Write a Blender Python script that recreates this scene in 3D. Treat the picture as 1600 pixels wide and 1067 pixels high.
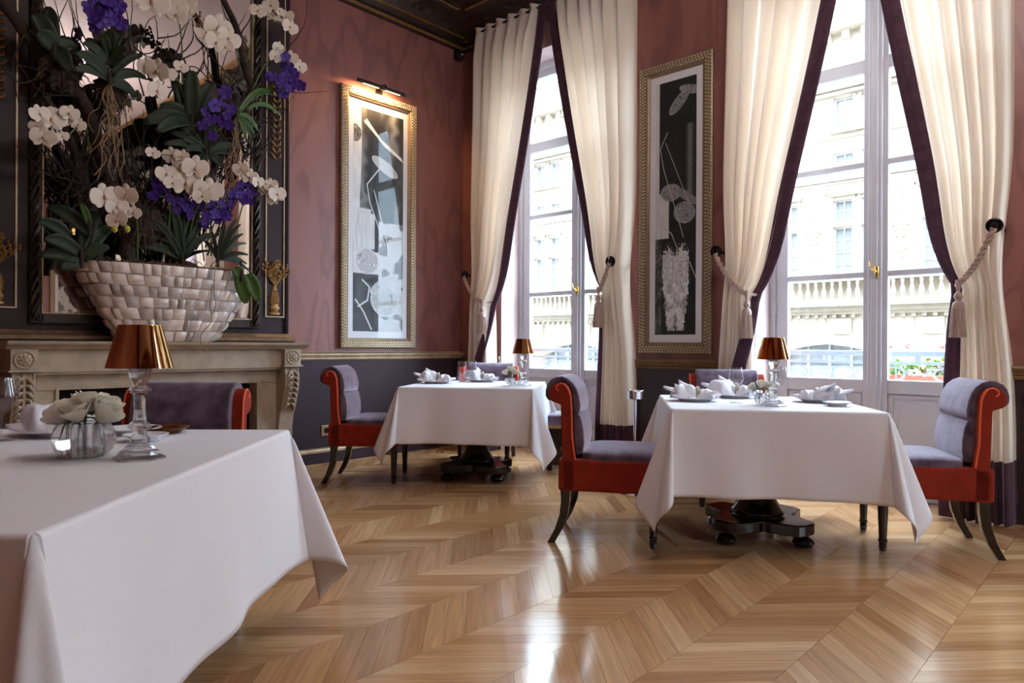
import bpy, bmesh, math, random
import numpy as np
from mathutils import Vector, Matrix, Euler
random.seed(7)
PI = math.pi
sc = bpy.context.scene
COL = sc.collection
for o in list(bpy.data.objects):
    bpy.data.objects.remove(o)

# ------------------------------------------------------------------ camera
F_PX = 1090.0
TH = math.radians(42.5)
ROLL = 0.0052
CAM = Vector((5.69, -5.38, 1.10))
cd = bpy.data.cameras.new('camera')
cam = bpy.data.objects.new('camera', cd)
COL.objects.link(cam)
cd.sensor_fit = 'HORIZONTAL'; cd.sensor_width = 36.0
cd.lens = F_PX / 1600 * 36.0
cd.shift_y = 6.5 / 1600
cd.clip_start = 0.05; cd.clip_end = 300
cam.matrix_world = Matrix.Translation(CAM) @ Matrix.Rotation(TH, 4, 'Z') @ Matrix.Rotation(PI / 2, 4, 'X') @ Matrix.Rotation(ROLL, 4, 'Z')
sc.camera = cam

# ------------------------------------------------------------------ daylight and exposure
w = bpy.data.worlds.new('overcast_sky'); sc.world = w; w.use_nodes = True
wn = w.node_tree.nodes; wl = w.node_tree.links
bg = wn['Background']
bg.inputs[0].default_value = (0.63, 0.81, 1.0, 1)
bg.inputs[1].default_value = 1.0
geo = wn.new('ShaderNodeTexCoord'); sep = wn.new('ShaderNodeSeparateXYZ')      # overcast sky: three times brighter overhead than at the horizon
wl.new(geo.outputs['Generated'], sep.inputs[0])
mrs = wn.new('ShaderNodeMapRange'); mrs.inputs[1].default_value = 0.0; mrs.inputs[2].default_value = 1.0
SKY = 40.0
mrs.inputs[3].default_value = SKY / 3; mrs.inputs[4].default_value = SKY
wl.new(sep.outputs[2], mrs.inputs[0]); wl.new(mrs.outputs[0], bg.inputs[1])
vs = sc.view_settings
vs.view_transform = 'Standard'; vs.look = 'None'; vs.gamma = 1.0
vs.use_curve_mapping = False
vs.exposure = 0.42
WIN_C = [1.40, 4.17, 6.94, 9.71]        # window centres along the window wall
for cx in WIN_C:                         # sky portals, one in each window opening
    ld = bpy.data.lights.new('sky_portal', 'AREA'); ld.shape = 'RECTANGLE'
    ld.size = 1.5; ld.size_y = 4.05; ld.cycles.is_portal = True
    lo = bpy.data.objects.new('sky_portal', ld); COL.objects.link(lo)
    lo.location = (cx, 0.44, 2.1); lo.rotation_euler = (-PI / 2, 0, 0)
FAR_ADDED_C = [-2.1]                           # unseen window added in the far end wall to brighten the table fronts
for cyy in FAR_ADDED_C:
    ld = bpy.data.lights.new('sky_portal', 'AREA'); ld.shape = 'RECTANGLE'
    ld.size = 1.5; ld.size_y = 4.05; ld.cycles.is_portal = True
    lo = bpy.data.objects.new('sky_portal', ld); COL.objects.link(lo)
    lo.location = (11.4 + 0.44, cyy, 2.1); lo.rotation_euler = (-PI / 2, 0, -PI / 2)
cy = sc.cycles
cy.use_denoising = True
cy.adaptive_threshold = 0.015
cy.max_bounces = 9; cy.diffuse_bounces = 4; cy.glossy_bounces = 5
cy.transmission_bounces = 10; cy.transparent_max_bounces = 16
cy.caustics_reflective = False; cy.caustics_refractive = False
cy.sample_clamp_indirect = 6.0

# ------------------------------------------------------------------ materials
def nodes_of(name):
    m = bpy.data.materials.new(name); m.use_nodes = True
    nt = m.node_tree
    return m, nt, nt.nodes['Principled BSDF']
def rgb(r, g, b):                        # sRGB 0-255 -> linear
    f = lambda c: ((c / 255 + 0.055) / 1.055) ** 2.4 if c > 10 else c / 255 / 12.92
    return (f(r), f(g), f(b), 1)
def mat(name, col, rough=0.5, metal=0.0, noise=0.0, nscale=8, bump=0.0, bscale=60, sheen=0.0, sheen_tint=None, coat=0.0, spec=None, stretch=None, col2=None, rand=0.0):
    m, nt, p = nodes_of(name)
    N, L = nt.nodes, nt.links
    p.inputs['Base Color'].default_value = col
    p.inputs['Roughness'].default_value = rough
    p.inputs['Metallic'].default_value = metal
    if spec is not None: p.inputs['Specular IOR Level'].default_value = spec
    if coat: p.inputs['Coat Weight'].default_value = coat; p.inputs['Coat Roughness'].default_value = 0.08
    if sheen:
        p.inputs['Sheen Weight'].default_value = sheen
        p.inputs['Sheen Roughness'].default_value = 0.35
        if sheen_tint: p.inputs['Sheen Tint'].default_value = sheen_tint
    if noise or bump or rand:
        tc = N.new('ShaderNodeTexCoord'); src = tc.outputs['Object']
        if stretch:
            mp = N.new('ShaderNodeMapping'); mp.inputs['Scale'].default_value = stretch
            L.new(src, mp.inputs[0]); src = mp.outputs[0]
    last = None
    if noise:
        n = N.new('ShaderNodeTexNoise'); n.inputs['Scale'].default_value = nscale; n.inputs['Detail'].default_value = 5
        L.new(src, n.inputs['Vector'])
        mx = N.new('ShaderNodeMix'); mx.data_type = 'RGBA'
        c2 = col2 or tuple(c * (1 - noise) for c in col[:3]) + (1,)
        mx.inputs[6].default_value = c2; mx.inputs[7].default_value = col
        rmp = N.new('ShaderNodeMapRange'); rmp.inputs[1].default_value = 0.35; rmp.inputs[2].default_value = 0.65
        L.new(n.outputs[0], rmp.inputs[0]); L.new(rmp.outputs[0], mx.inputs[0])
        L.new(mx.outputs[2], p.inputs['Base Color']); last = mx.outputs[2]
    if rand:
        oi = N.new('ShaderNodeObjectInfo'); hv = N.new('ShaderNodeHueSaturation')
        mr = N.new('ShaderNodeMapRange'); mr.inputs[3].default_value = 1 - rand; mr.inputs[4].default_value = 1 + rand * 0.4
        L.new(oi.outputs['Random'], mr.inputs[0]); L.new(mr.outputs[0], hv.inputs['Value'])
        if last: L.new(last, hv.inputs['Color'])
        else: hv.inputs['Color'].default_value = col
        L.new(hv.outputs[0], p.inputs['Base Color'])
    if bump:
        nb = N.new('ShaderNodeTexNoise'); nb.inputs['Scale'].default_value = bscale; nb.inputs['Detail'].default_value = 3
        L.new(src, nb.inputs['Vector'])
        b = N.new('ShaderNodeBump'); b.inputs['Strength'].default_value = bump; b.inputs['Distance'].default_value = 0.01
        L.new(nb.outputs[0], b.inputs['Height']); L.new(b.outputs[0], p.inputs['Normal'])
    return m
M = {}
def moire(name, c1, c2, rough):
    m, nt, p = nodes_of(name); N, L = nt.nodes, nt.links
    tc = N.new('ShaderNodeTexCoord'); mp = N.new('ShaderNodeMapping')
    mp.inputs['Scale'].default_value = (1.6, 1.6, 0.55)
    L.new(tc.outputs['Object'], mp.inputs[0])
    n = N.new('ShaderNodeTexNoise'); n.inputs['Scale'].default_value = 1.7; n.inputs['Detail'].default_value = 2.5; n.inputs['Distortion'].default_value = 0.4
    L.new(mp.outputs[0], n.inputs['Vector'])
    mul = N.new('ShaderNodeMath'); mul.operation = 'MULTIPLY'; mul.inputs[1].default_value = 26
    L.new(n.outputs[0], mul.inputs[0])
    sn = N.new('ShaderNodeMath'); sn.operation = 'SINE'; L.new(mul.outputs[0], sn.inputs[0])
    mr = N.new('ShaderNodeMapRange'); mr.inputs[1].default_value = 0.2; mr.inputs[2].default_value = 1.0
    L.new(sn.outputs[0], mr.inputs[0])
    mx = N.new('ShaderNodeMix'); mx.data_type = 'RGBA'; mx.inputs[6].default_value = c1; mx.inputs[7].default_value = c2
    L.new(mr.outputs[0], mx.inputs[0]); L.new(mx.outputs[2], p.inputs['Base Color'])
    b = N.new('ShaderNodeBump'); b.inputs['Strength'].default_value = 0.05; b.inputs['Distance'].default_value = 0.006
    L.new(sn.outputs[0], b.inputs['Height']); L.new(b.outputs[0], p.inputs['Normal'])
    p.inputs['Roughness'].default_value = rough
    return m
M['moire'] = moire('moire_wall_silk', rgb(142, 92, 86), rgb(126, 80, 75), 0.42)
M['wainscot'] = mat('plum_wainscot_paint', rgb(58, 43, 50), 0.55, noise=0.12, nscale=3, spec=0.25)
M['wainscot_dark'] = mat('dark_plum_panel_paint', rgb(50, 34, 38), 0.5, noise=0.1, nscale=3)
M['breast'] = mat('overmantel_paint', rgb(56, 41, 44), 0.5, noise=0.1, nscale=4, spec=0.2)
M['gilt_trim'] = mat('worn_gilt_moulding', rgb(196, 170, 138), 0.45, 0.25, noise=0.25, nscale=14)
M['brown_trim'] = mat('bronzed_moulding', rgb(126, 96, 68), 0.45, 0.3, noise=0.3, nscale=14)
M['gilt'] = mat('antique_gilt', rgb(172, 128, 72), 0.45, 0.6, noise=0.4, nscale=30, bump=0.3, bscale=90)
M['cornice'] = mat('dark_carved_cornice', rgb(46, 30, 22), 0.5, noise=0.5, nscale=9, bump=0.6, bscale=22)
M['ceiling'] = mat('pale_ceiling_panel', rgb(214, 194, 190), 0.8, noise=0.1, nscale=1.5)
M['dark_wood'] = mat('black_lacquered_wood', rgb(22, 16, 16), 0.18, coat=0.5, noise=0.2, nscale=20)
M['stone'] = mat('limestone_mantel', rgb(188, 170, 148), 0.7, noise=0.22, nscale=9, bump=0.25, bscale=70)
M['soot'] = mat('sooty_firebox', rgb(20, 15, 15), 0.9, noise=0.3)
M['frame_dark'] = mat('carved_mirror_frame_bronze', rgb(58, 42, 34), 0.35, 0.35, noise=0.5, nscale=20, bump=0.4, bscale=60)
M['mirror'] = mat('mirror_silvering', (0.78, 0.76, 0.76, 1), 0.015, 1.0)
M['win_paint'] = mat('grey_white_window_paint', rgb(200, 200, 206), 0.42, noise=0.05, nscale=5)
M['reveal'] = mat('reveal_plaster', rgb(214, 190, 188), 0.7, noise=0.08, nscale=4)
M['brass'] = mat('polished_brass', rgb(214, 168, 88), 0.2, 1.0)
M['chrome'] = mat('polished_chrome', (0.8, 0.8, 0.82, 1), 0.08, 1.0)
M['black_metal'] = mat('blackened_bronze', rgb(30, 25, 26), 0.35, 0.6)
M['velvet'] = mat('plum_velvet', rgb(112, 94, 108), 0.75, noise=0.5, nscale=13, sheen=1.0, sheen_tint=(0.95, 0.86, 0.98, 1), spec=0.2, col2=rgb(72, 56, 69))  # crushed-nap mottle, with some of its sheen put into the base colour
M['velvet_band'] = mat('plum_velvet_band', rgb(82, 54, 68), 0.8, noise=0.35, nscale=14, sheen=0.5, sheen_tint=(0.8, 0.65, 0.85, 1), spec=0.2)
M['orange'] = mat('rust_orange_velvet', rgb(140, 40, 20), 0.75, noise=0.2, nscale=14, sheen=0.2, sheen_tint=(1, 0.5, 0.3, 1), spec=0.2)
M['piping'] = mat('orange_piping', rgb(224, 84, 40), 0.6)
M['linen'] = mat('white_table_linen', rgb(232, 228, 232), 0.85, bump=0.03, bscale=900, sheen=0.15, noise=0.03, nscale=3)
M['napkin'] = mat('white_napkin_linen', rgb(236, 236, 244), 0.85, bump=0.03, bscale=900)
M['porcelain'] = mat('white_porcelain', rgb(232, 230, 234), 0.12, coat=0.4)
M['bead'] = mat('beaded_napkin_ring', rgb(176, 160, 140), 0.4, 0.3, bump=0.8, bscale=160)
M['rope'] = mat('silk_rope', rgb(186, 158, 146), 0.6, sheen=0.3, noise=0.25, nscale=60)
M['tassel'] = mat('silk_tassel', rgb(190, 162, 146), 0.6, sheen=0.3, noise=0.35, nscale=60, stretch=(3, 3, 0.2))
M['frame_gilt'] = mat('champagne_frame_gilding', rgb(138, 114, 86), 0.42, 0.4, noise=0.25, nscale=25)
M['stud'] = mat('silvered_stud', rgb(220, 204, 178), 0.3, 0.6)
M['passepartout'] = mat('white_mat_board', rgb(226, 222, 226), 0.8)
M['bark'] = mat('dark_bark', rgb(58, 40, 32), 0.85, noise=0.5, nscale=30, bump=0.6, bscale=60)
M['twig'] = mat('black_twig_bark', rgb(44, 30, 28), 0.85, noise=0.4, nscale=40)
M['leaf'] = mat('glossy_orchid_leaf', rgb(30, 46, 22), 0.58, noise=0.4, nscale=12)
M['leaf_fresh'] = mat('fresh_green_leaf', rgb(70, 104, 44), 0.4, noise=0.3, nscale=12)
M['white_petal'] = mat('white_orchid_petal', rgb(240, 227, 213), 0.6, noise=0.1, nscale=30)
M['pink_lip'] = mat('pink_yellow_orchid_lip', rgb(190, 142, 110), 0.55)
M['purple_petal'] = mat('violet_orchid_petal', rgb(78, 42, 150), 0.6, noise=0.45, nscale=60)
M['bud'] = mat('green_yellow_bud', rgb(184, 176, 70), 0.5)
M['moss'] = mat('dry_roots_and_moss', rgb(120, 92, 62), 0.9, noise=0.5, nscale=40)
M['root'] = mat('pale_aerial_root', rgb(150, 122, 90), 0.85, noise=0.3, nscale=40)
M['pearl'] = mat('mother_of_pearl_tile', rgb(232, 212, 200), 0.28, 0.0, noise=0.3, nscale=14, coat=0.5, rand=0.5)
M['bowl'] = mat('bowl_core_plaster', rgb(190, 168, 150), 0.6)
M['stem'] = mat('green_flower_stem', rgb(84, 108, 48), 0.5)
M['outlet'] = mat('brass_outlet_plate', rgb(176, 150, 110), 0.35, 0.6)
M['facade'] = mat('pale_limestone_facade', rgb(172, 160, 144), 0.85, noise=0.10, nscale=2.5)
M['facade_trim'] = mat('weathered_limestone_trim', rgb(160, 148, 132), 0.85, noise=0.18, nscale=4)
M['moss_stone'] = mat('mossy_stone_ledge', rgb(122, 117, 95), 0.9, noise=0.5, nscale=6)
M['facade_glass'] = mat('dim_window_glass', rgb(116, 121, 124), 0.08, noise=0.35, nscale=1.2)
M['grey_iron'] = mat('grey_painted_iron', rgb(150, 158, 160), 0.5)
M['terracotta'] = mat('terracotta_box', rgb(196, 112, 84), 0.8)
M['geranium_leaf'] = mat('geranium_leaf', rgb(130, 176, 72), 0.6, rand=0.4)
M['geranium'] = mat('pink_geranium_petal', rgb(232, 110, 110), 0.6)
M['asphalt'] = mat('street_paving', rgb(120, 118, 116), 0.9, noise=0.2)
M['red_glass'] = mat('orange_red_candle_glass', rgb(226, 66, 34), 0.2, coat=0.5)
M['black_ink'] = mat('black_laundry_mark', rgb(30, 24, 30), 0.9)

def glassmat(name, col, rough=0.0, ior=1.5):
    m = bpy.data.materials.new(name); m.use_nodes = True; nt = m.node_tree; nt.nodes.clear()
    o = nt.nodes.new('ShaderNodeOutputMaterial'); g = nt.nodes.new('ShaderNodeBsdfGlass')
    g.inputs['Color'].default_value = col; g.inputs['Roughness'].default_value = rough; g.inputs['IOR'].default_value = ior
    nt.links.new(g.outputs[0], o.inputs[0]); return m
def thinglass(name, tint, refl, gcol=(1, 1, 1, 1), rough=0.02, f0=0.04, edge=0.95):
    m = bpy.data.materials.new(name); m.use_nodes = True; nt = m.node_tree; nt.nodes.clear(); N, L = nt.nodes, nt.links
    o = N.new('ShaderNodeOutputMaterial'); t = N.new('ShaderNodeBsdfTransparent'); g = N.new('ShaderNodeBsdfGlossy')
    mx = N.new('ShaderNodeMixShader'); ge = N.new('ShaderNodeNewGeometry')
    t.inputs[0].default_value = tint; g.inputs[0].default_value = gcol; g.inputs['Roughness'].default_value = rough
    dt = N.new('ShaderNodeVectorMath'); dt.operation = 'DOT_PRODUCT'; L.new(ge.outputs['Normal'], dt.inputs[0]); L.new(ge.outputs['Incoming'], dt.inputs[1])
    ab = N.new('ShaderNodeMath'); ab.operation = 'ABSOLUTE'; L.new(dt.outputs['Value'], ab.inputs[0])
    om = N.new('ShaderNodeMath'); om.operation = 'SUBTRACT'; om.inputs[0].default_value = 1; L.new(ab.outputs[0], om.inputs[1])
    pw = N.new('ShaderNodeMath'); pw.operation = 'POWER'; pw.inputs[1].default_value = 5; L.new(om.outputs[0], pw.inputs[0])
    ma = N.new('ShaderNodeMath'); ma.operation = 'MULTIPLY_ADD'; ma.inputs[1].default_value = edge - refl; ma.inputs[2].default_value = f0 + refl; ma.use_clamp = True
    L.new(pw.outputs[0], ma.inputs[0]); L.new(ma.outputs[0], mx.inputs[0])
    L.new(t.outputs[0], mx.inputs[1]); L.new(g.outputs[0], mx.inputs[2]); L.new(mx.outputs[0], o.inputs[0]); return m
M['crystal'] = glassmat('cut_crystal', (0.98, 0.98, 0.99, 1), 0.0, 1.5)
def crystal_mix(m):                                    # part of the light goes straight through so that the crystal stays bright without caustics
    nt = m.node_tree; N, L = nt.nodes, nt.links
    g = [n for n in N if n.type == 'BSDF_GLASS'][0]; o = [n for n in N if n.type == 'OUTPUT_MATERIAL'][0]
    t = N.new('ShaderNodeBsdfTransparent'); mx = N.new('ShaderNodeMixShader'); mx.inputs[0].default_value = 0.38
    L.new(g.outputs[0], mx.inputs[1]); L.new(t.outputs[0], mx.inputs[2]); L.new(mx.outputs[0], o.inputs[0])
crystal_mix(M['crystal'])
M['wineglass'] = thinglass('thin_wine_glass', (0.95, 0.95, 0.96, 1), 0.03)
M['pane'] = thinglass('window_pane_glass', (0.97, 0.98, 0.98, 1), 0.0)
M['amber'] = thinglass('amber_mirrored_glass', (0.66, 0.38, 0.12, 1), 0.26, (1.0, 0.74, 0.38, 1))
M['pic_glass'] = thinglass('picture_glass', (0.99, 0.99, 0.99, 1), 0.0, f0=0.008, edge=0.4)
def emit(name, col, s):
    m = bpy.data.materials.new(name); m.use_nodes = True; nt = m.node_tree; nt.nodes.clear()
    o = nt.nodes.new('ShaderNodeOutputMaterial'); e = nt.nodes.new('ShaderNodeEmission')
    e.inputs[0].default_value = col; e.inputs[1].default_value = s; nt.links.new(e.outputs[0], o.inputs[0]); return m
M['bulb'] = emit('warm_bulb', (1.0, 0.60, 0.26, 1), 5)
M['flame_bulb'] = emit('chandelier_bulb', (1.0, 0.96, 0.94, 1), 250)
def curtainmat(name, col, tr):
    m, nt, p = nodes_of(name); N, L = nt.nodes, nt.links
    p.inputs['Base Color'].default_value = col; p.inputs['Roughness'].default_value = 0.7
    p.inputs['Sheen Weight'].default_value = 0.2
    t = N.new('ShaderNodeBsdfTranslucent'); t.inputs[0].default_value = tuple(min(1, c * k) for c, k in zip(col[:3], (1.1, 1.06, 0.98))) + (1,)
    mx = N.new('ShaderNodeMixShader'); mx.inputs[0].default_value = tr
    out = N['Material Output']
    L.new(p.outputs[0], mx.inputs[1]); L.new(t.outputs[0], mx.inputs[2]); L.new(mx.outputs[0], out.inputs[0])
    return m
M['rose'] = curtainmat('cream_rose_petal', rgb(246, 240, 226), 0.28)
M['curtain'] = curtainmat('cream_silk_curtain', rgb(236, 222, 208), 0.28)

def floor_mat():
    m, nt, p = nodes_of('oiled_oak_plank'); N, L = nt.nodes, nt.links
    at_ = N.new('ShaderNodeAttribute'); at_.attribute_name = 'tone'
    uv = N.new('ShaderNodeAttribute'); uv.attribute_name = 'grain'
    mp = N.new('ShaderNodeMapping'); mp.inputs['Scale'].default_value = (3.0, 60.0, 1.0)
    L.new(uv.outputs['Vector'], mp.inputs[0])
    n = N.new('ShaderNodeTexNoise'); n.inputs['Scale'].default_value = 1.0; n.inputs['Detail'].default_value = 6; n.inputs['Distortion'].default_value = 0.6
    L.new(mp.outputs[0], n.inputs['Vector'])
    r1 = N.new('ShaderNodeValToRGB'); e = r1.color_ramp.elements
    e[0].color = rgb(160, 112, 70); e[1].color = rgb(218, 176, 130)
    mid = r1.color_ramp.elements.new(0.5); mid.color = rgb(194, 146, 100)
    L.new(at_.outputs['Fac'], r1.inputs[0])
    mr = N.new('ShaderNodeMapRange'); mr.inputs[1].default_value = 0.3; mr.inputs[2].default_value = 0.7; mr.inputs[3].default_value = 0.74; mr.inputs[4].default_value = 1.08
    L.new(n.outputs[0], mr.inputs[0])
    mx = N.new('ShaderNodeMix'); mx.data_type = 'RGBA'; mx.blend_type = 'MULTIPLY'; mx.inputs[0].default_value = 1
    L.new(r1.outputs[0], mx.inputs[6]); L.new(mr.outputs[0], mx.inputs[7])
    L.new(mx.outputs[2], p.inputs['Base Color'])
    ns = N.new('ShaderNodeTexNoise'); ns.inputs['Scale'].default_value = 3.0; ns.inputs['Detail'].default_value = 4
    tc = N.new('ShaderNodeTexCoord'); L.new(tc.outputs['Object'], ns.inputs['Vector'])
    m2 = N.new('ShaderNodeMapRange'); m2.inputs[1].default_value = 0.3; m2.inputs[2].default_value = 0.7; m2.inputs[3].default_value = 0.10; m2.inputs[4].default_value = 0.19
    L.new(ns.outputs[0], m2.inputs[0]); L.new(m2.outputs[0], p.inputs['Roughness'])
    p.inputs['Specular IOR Level'].default_value = 0.55
    return m
M['plank'] = floor_mat()
M['subfloor'] = mat('dark_plank_joint', rgb(58, 36, 22), 0.8)

# ------------------------------------------------------------------ mesh helpers
class MB:
    def __init__(s): s.v = []; s.f = []
    def add(s, vs, fs):
        o = len(s.v); s.v += [tuple(q) for q in vs]; s.f += [tuple(i + o for i in q) for q in fs]; return s
    def box(s, x0, x1, y0, y1, z0, z1):
        return s.add([(x0, y0, z0), (x1, y0, z0), (x1, y1, z0), (x0, y1, z0), (x0, y0, z1), (x1, y0, z1), (x1, y1, z1), (x0, y1, z1)],
                     [(0, 3, 2, 1), (4, 5, 6, 7), (0, 1, 5, 4), (1, 2, 6, 5), (2, 3, 7, 6), (3, 0, 4, 7)])
    def grid(s, fn, nu, nv, close=False):
        vs = [fn(i / (nu if close else nu - 1), j / (nv - 1)) for j in range(nv) for i in range(nu)]
        fs = []
        for j in range(nv - 1):
            for i in range(nu if close else nu - 1):
                a = j * nu + i; b = j * nu + (i + 1) % nu
                fs.append((a, b, b + nu, a + nu))
        return s.add(vs, fs)
    def tube(s, pts, r, n=8, cap=True):
        pts = [Vector(p) for p in pts]; k = len(pts)
        rs = r if isinstance(r, (list, tuple)) else [r] * k
        t0 = (pts[1] - pts[0]).normalized()
        up = Vector((0, 0, 1)) if abs(t0.z) < 0.9 else Vector((1, 0, 0))
        nrm = t0.cross(up).normalized()
        vs = []
        for i, p in enumerate(pts):
            t = (pts[min(i + 1, k - 1)] - pts[max(i - 1, 0)]).normalized()
            nrm = (nrm - t * nrm.dot(t))
            if nrm.length < 1e-6: nrm = t.orthogonal()
            nrm.normalize(); bi = t.cross(nrm)
            for a in range(n):
                q = p + (nrm * math.cos(2 * PI * a / n) + bi * math.sin(2 * PI * a / n)) * rs[i]
                vs.append(q)
        fs = [(j * n + i, j * n + (i + 1) % n, (j + 1) * n + (i + 1) % n, (j + 1) * n + i) for j in range(k - 1) for i in range(n)]
        if cap: fs += [tuple(range(n))[::-1], tuple(range((k - 1) * n, k * n))]
        return s.add(vs, fs)
    def lathe(s, prof, n=24, c=(0, 0, 0), axis='z', a0=0.0, sx=1.0, sy=1.0):
        vs = []
        for (r, z) in prof:
            for a in range(n):
                t = 2 * PI * a / n + a0
                x, y = r * math.cos(t) * sx, r * math.sin(t) * sy
                if axis == 'z': vs.append((c[0] + x, c[1] + y, c[2] + z))
                elif axis == 'x': vs.append((c[0] + z, c[1] + x, c[2] + y))
                else: vs.append((c[0] + x, c[1] + z, c[2] + y))
        k = len(prof)
        fs = []
        for j in range(k - 1):
            for i in range(n):
                q = (j * n + i, j * n + (i + 1) % n, (j + 1) * n + (i + 1) % n, (j + 1) * n + i)
                fs.append(q if axis != 'y' else q[::-1])
        if prof[0][0] > 1e-6: fs.append(tuple(range(n))[::-1] if axis != 'y' else tuple(range(n)))
        if prof[-1][0] > 1e-6: fs.append(tuple(range((k - 1) * n, k * n)) if axis != 'y' else tuple(range((k - 1) * n, k * n))[::-1])
        return s.add(vs, fs)
    def prism(s, poly, a0, a1, axis='x'):          # poly: 2-D loop; extruded along axis
        def P(u, v, a):
            return (a, u, v) if axis == 'x' else ((u, a, v) if axis == 'y' else (u, v, a))
        n = len(poly)
        vs = [P(u, v, a0) for u, v in poly] + [P(u, v, a1) for u, v in poly]
        fs = [(i, (i + 1) % n, n + (i + 1) % n, n + i) for i in range(n)] + [tuple(range(n))[::-1], tuple(range(n, 2 * n))]
        return s.add(vs, fs)
    def xf(s, mtx):
        s.v = [tuple(mtx @ Vector(q)) for q in s.v]; return s
    def mesh(s, name, m, smooth=False, ang=40):
        me = bpy.data.meshes.new(name); me.from_pydata(s.v, [], s.f); me.validate(); 
        bm = bmesh.new(); bm.from_mesh(me); bmesh.ops.recalc_face_normals(bm, faces=bm.faces); bm.to_mesh(me); bm.free()
        if m: me.materials.append(M[m] if isinstance(m, str) else m)
        if smooth:
            me.polygons.foreach_set('use_smooth', [True] * len(me.polygons))
            me.set_sharp_from_angle(angle=math.radians(ang))
        me.update(); return me
    def build(s, name, m, parent=None, smooth=False, ang=40, bevel=0.0, bseg=2, sub=0, loc=None):
        me = s.mesh(name, m, smooth, ang)
        o = bpy.data.objects.new(name, me); COL.objects.link(o)
        if parent: o.parent = parent
        if loc: o.location = loc
        if bevel:
            b = o.modifiers.new('bevel', 'BEVEL'); b.width = bevel; b.segments = bseg; b.limit_method = 'ANGLE'; b.angle_limit = math.radians(35)
        if sub:
            u = o.modifiers.new('sub', 'SUBSURF'); u.levels = sub; u.render_levels = sub
        return o
def bx(*a): return MB().box(*a)
def tag(o, label=None, cat=None, group=None, kind=None):
    if label: o['label'] = label
    if cat: o['category'] = cat
    if group: o['group'] = group
    if kind: o['kind'] = kind
    return o
def thing(name, label, cat, loc=(0, 0, 0), rz=0.0, group=None):
    o = bpy.data.objects.new(name, None); COL.objects.link(o); o.empty_display_size = 0.1
    o.location = loc; o.rotation_euler = (0, 0, rz)
    return tag(o, label, cat, group)
def struct(o): o['kind'] = 'structure'; return o
def copy_tree(o, parent=None):
    c = o.copy(); COL.objects.link(c)
    if parent: c.parent = parent
    for ch in list(o.children): copy_tree(ch, c)
    return c
def at(px, py, x):                                    # a point on the plane x = const, seen from the doorway
    r, v = px - 800.0, 540.0 - py
    r, v = (r - v * ROLL) / F_PX, (v + r * ROLL) / F_PX
    d = Vector((-math.sin(TH) + math.cos(TH) * r, math.cos(TH) + math.sin(TH) * r, v))
    return CAM + d * ((x - CAM.x) / d.x)
def proj(p):
    d = Vector(p) - CAM
    t = -d.x * math.sin(TH) + d.y * math.cos(TH)
    if t < 0.05: return None
    r = (d.x * math.cos(TH) + d.y * math.sin(TH)) / t * F_PX; v = d.z / t * F_PX
    return (800 + r + v * ROLL, 540 - v + r * ROLL, t)
def holes(x0, x1, z0, z1, hs, y0, y1):                # a wall slab with rectangular openings, cut into boxes
    xs = sorted({x0, x1, *[h[0] for h in hs], *[h[1] for h in hs]}); m = MB()
    for a, b in zip(xs, xs[1:]):
        zz = sorted([(h[2], h[3]) for h in hs if h[0] <= a + 1e-6 and h[1] >= b - 1e-6])
        z = z0
        for (p, q) in zz:
            if p > z + 1e-6: m.box(a, b, y0, y1, z, p)
            z = q
        if z < z1 - 1e-6: m.box(a, b, y0, y1, z, z1)
    return m
# ------------------------------------------------------------------ floor
RX, RY = 11.4, -8.2                                    # room extents
floor = struct(bx(-0.3, RX, RY, 0.44, -0.08, -0.013).build('floor', 'subfloor'))
SW, PP, X0 = 0.335, 0.107, 3.437
def plank_geo(k, j):
    xa = X0 + SW * k; s = -1 if k % 2 == 0 else 1
    ya = j * PP + (0 if k % 2 == 0 else -SW)
    g = 0.0007
    return [(xa + g, ya + g), (xa + SW - g, ya + s * SW + g), (xa + SW - g, ya + s * SW + PP - g), (xa + g, ya + PP - g)], s
allp = []
for k in range(-11, 24):
    for j in range(-82, 9):
        q, s = plank_geo(k, j)
        cx = sum(p[0] for p in q) / 4; cyy = sum(p[1] for p in q) / 4
        if -0.12 < cx < RX and RY < cyy < 0.25: allp.append((q, s, cx, cyy, k, j))
def plank_verts(q):
    r = random.Random(int(q[0][0] * 1000) * 7919 + int(q[0][1] * 1000))
    a, b = r.uniform(-.00012, .00012), r.uniform(-.00012, .00012)
    zt = [a, b, -a * .5 + b * .5, a * .5 - b * .5]
    return [(p[0], p[1], -0.014) for p in q] + [(p[0], p[1], z) for p, z in zip(q, zt)]
PF = [(4, 5, 6, 7), (0, 1, 5, 4), (1, 2, 6, 5), (2, 3, 7, 6), (3, 0, 4, 7)]
def plank_mesh(name, lst):
    vs, fs, tone, gr = [], [], [], []
    for (q, s, cx, cyy, k, j) in lst:
        o = len(vs); vv = plank_verts(q); vs += vv; fs += [tuple(i + o for i in f) for f in PF]
        r = random.Random(k * 1000 + j); t = min(1, max(0.08, r.gauss(0.55, 0.2)))
        off = r.uniform(0, 50)
        d = Vector((1, s, 0)).normalized(); n = Vector((-s, 1, 0)).normalized()
        tone += [t] * 8
        gr += [(Vector(p).dot(d) + off, Vector(p).dot(n) + off, 0) for p in vv]
    me = bpy.data.meshes.new(name); me.from_pydata(vs, [], fs)
    a = me.attributes.new('tone', 'FLOAT', 'POINT'); a.data.foreach_set('value', tone)
    a = me.attributes.new('grain', 'FLOAT_VECTOR', 'POINT'); a.data.foreach_set('vector', [c for g in gr for c in g])
    me.materials.append(M['plank']); me.update(); return me
def rank(e):
    p = proj((e[2], e[3], 0))
    if not p or not (-60 < p[0] < 1660 and p[1] < 1110): return 1e9
    # planks under the long white cloth are hidden
    if p[0] < 250 and p[1] > 700: return 500 + p[2]
    return p[2]
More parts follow.
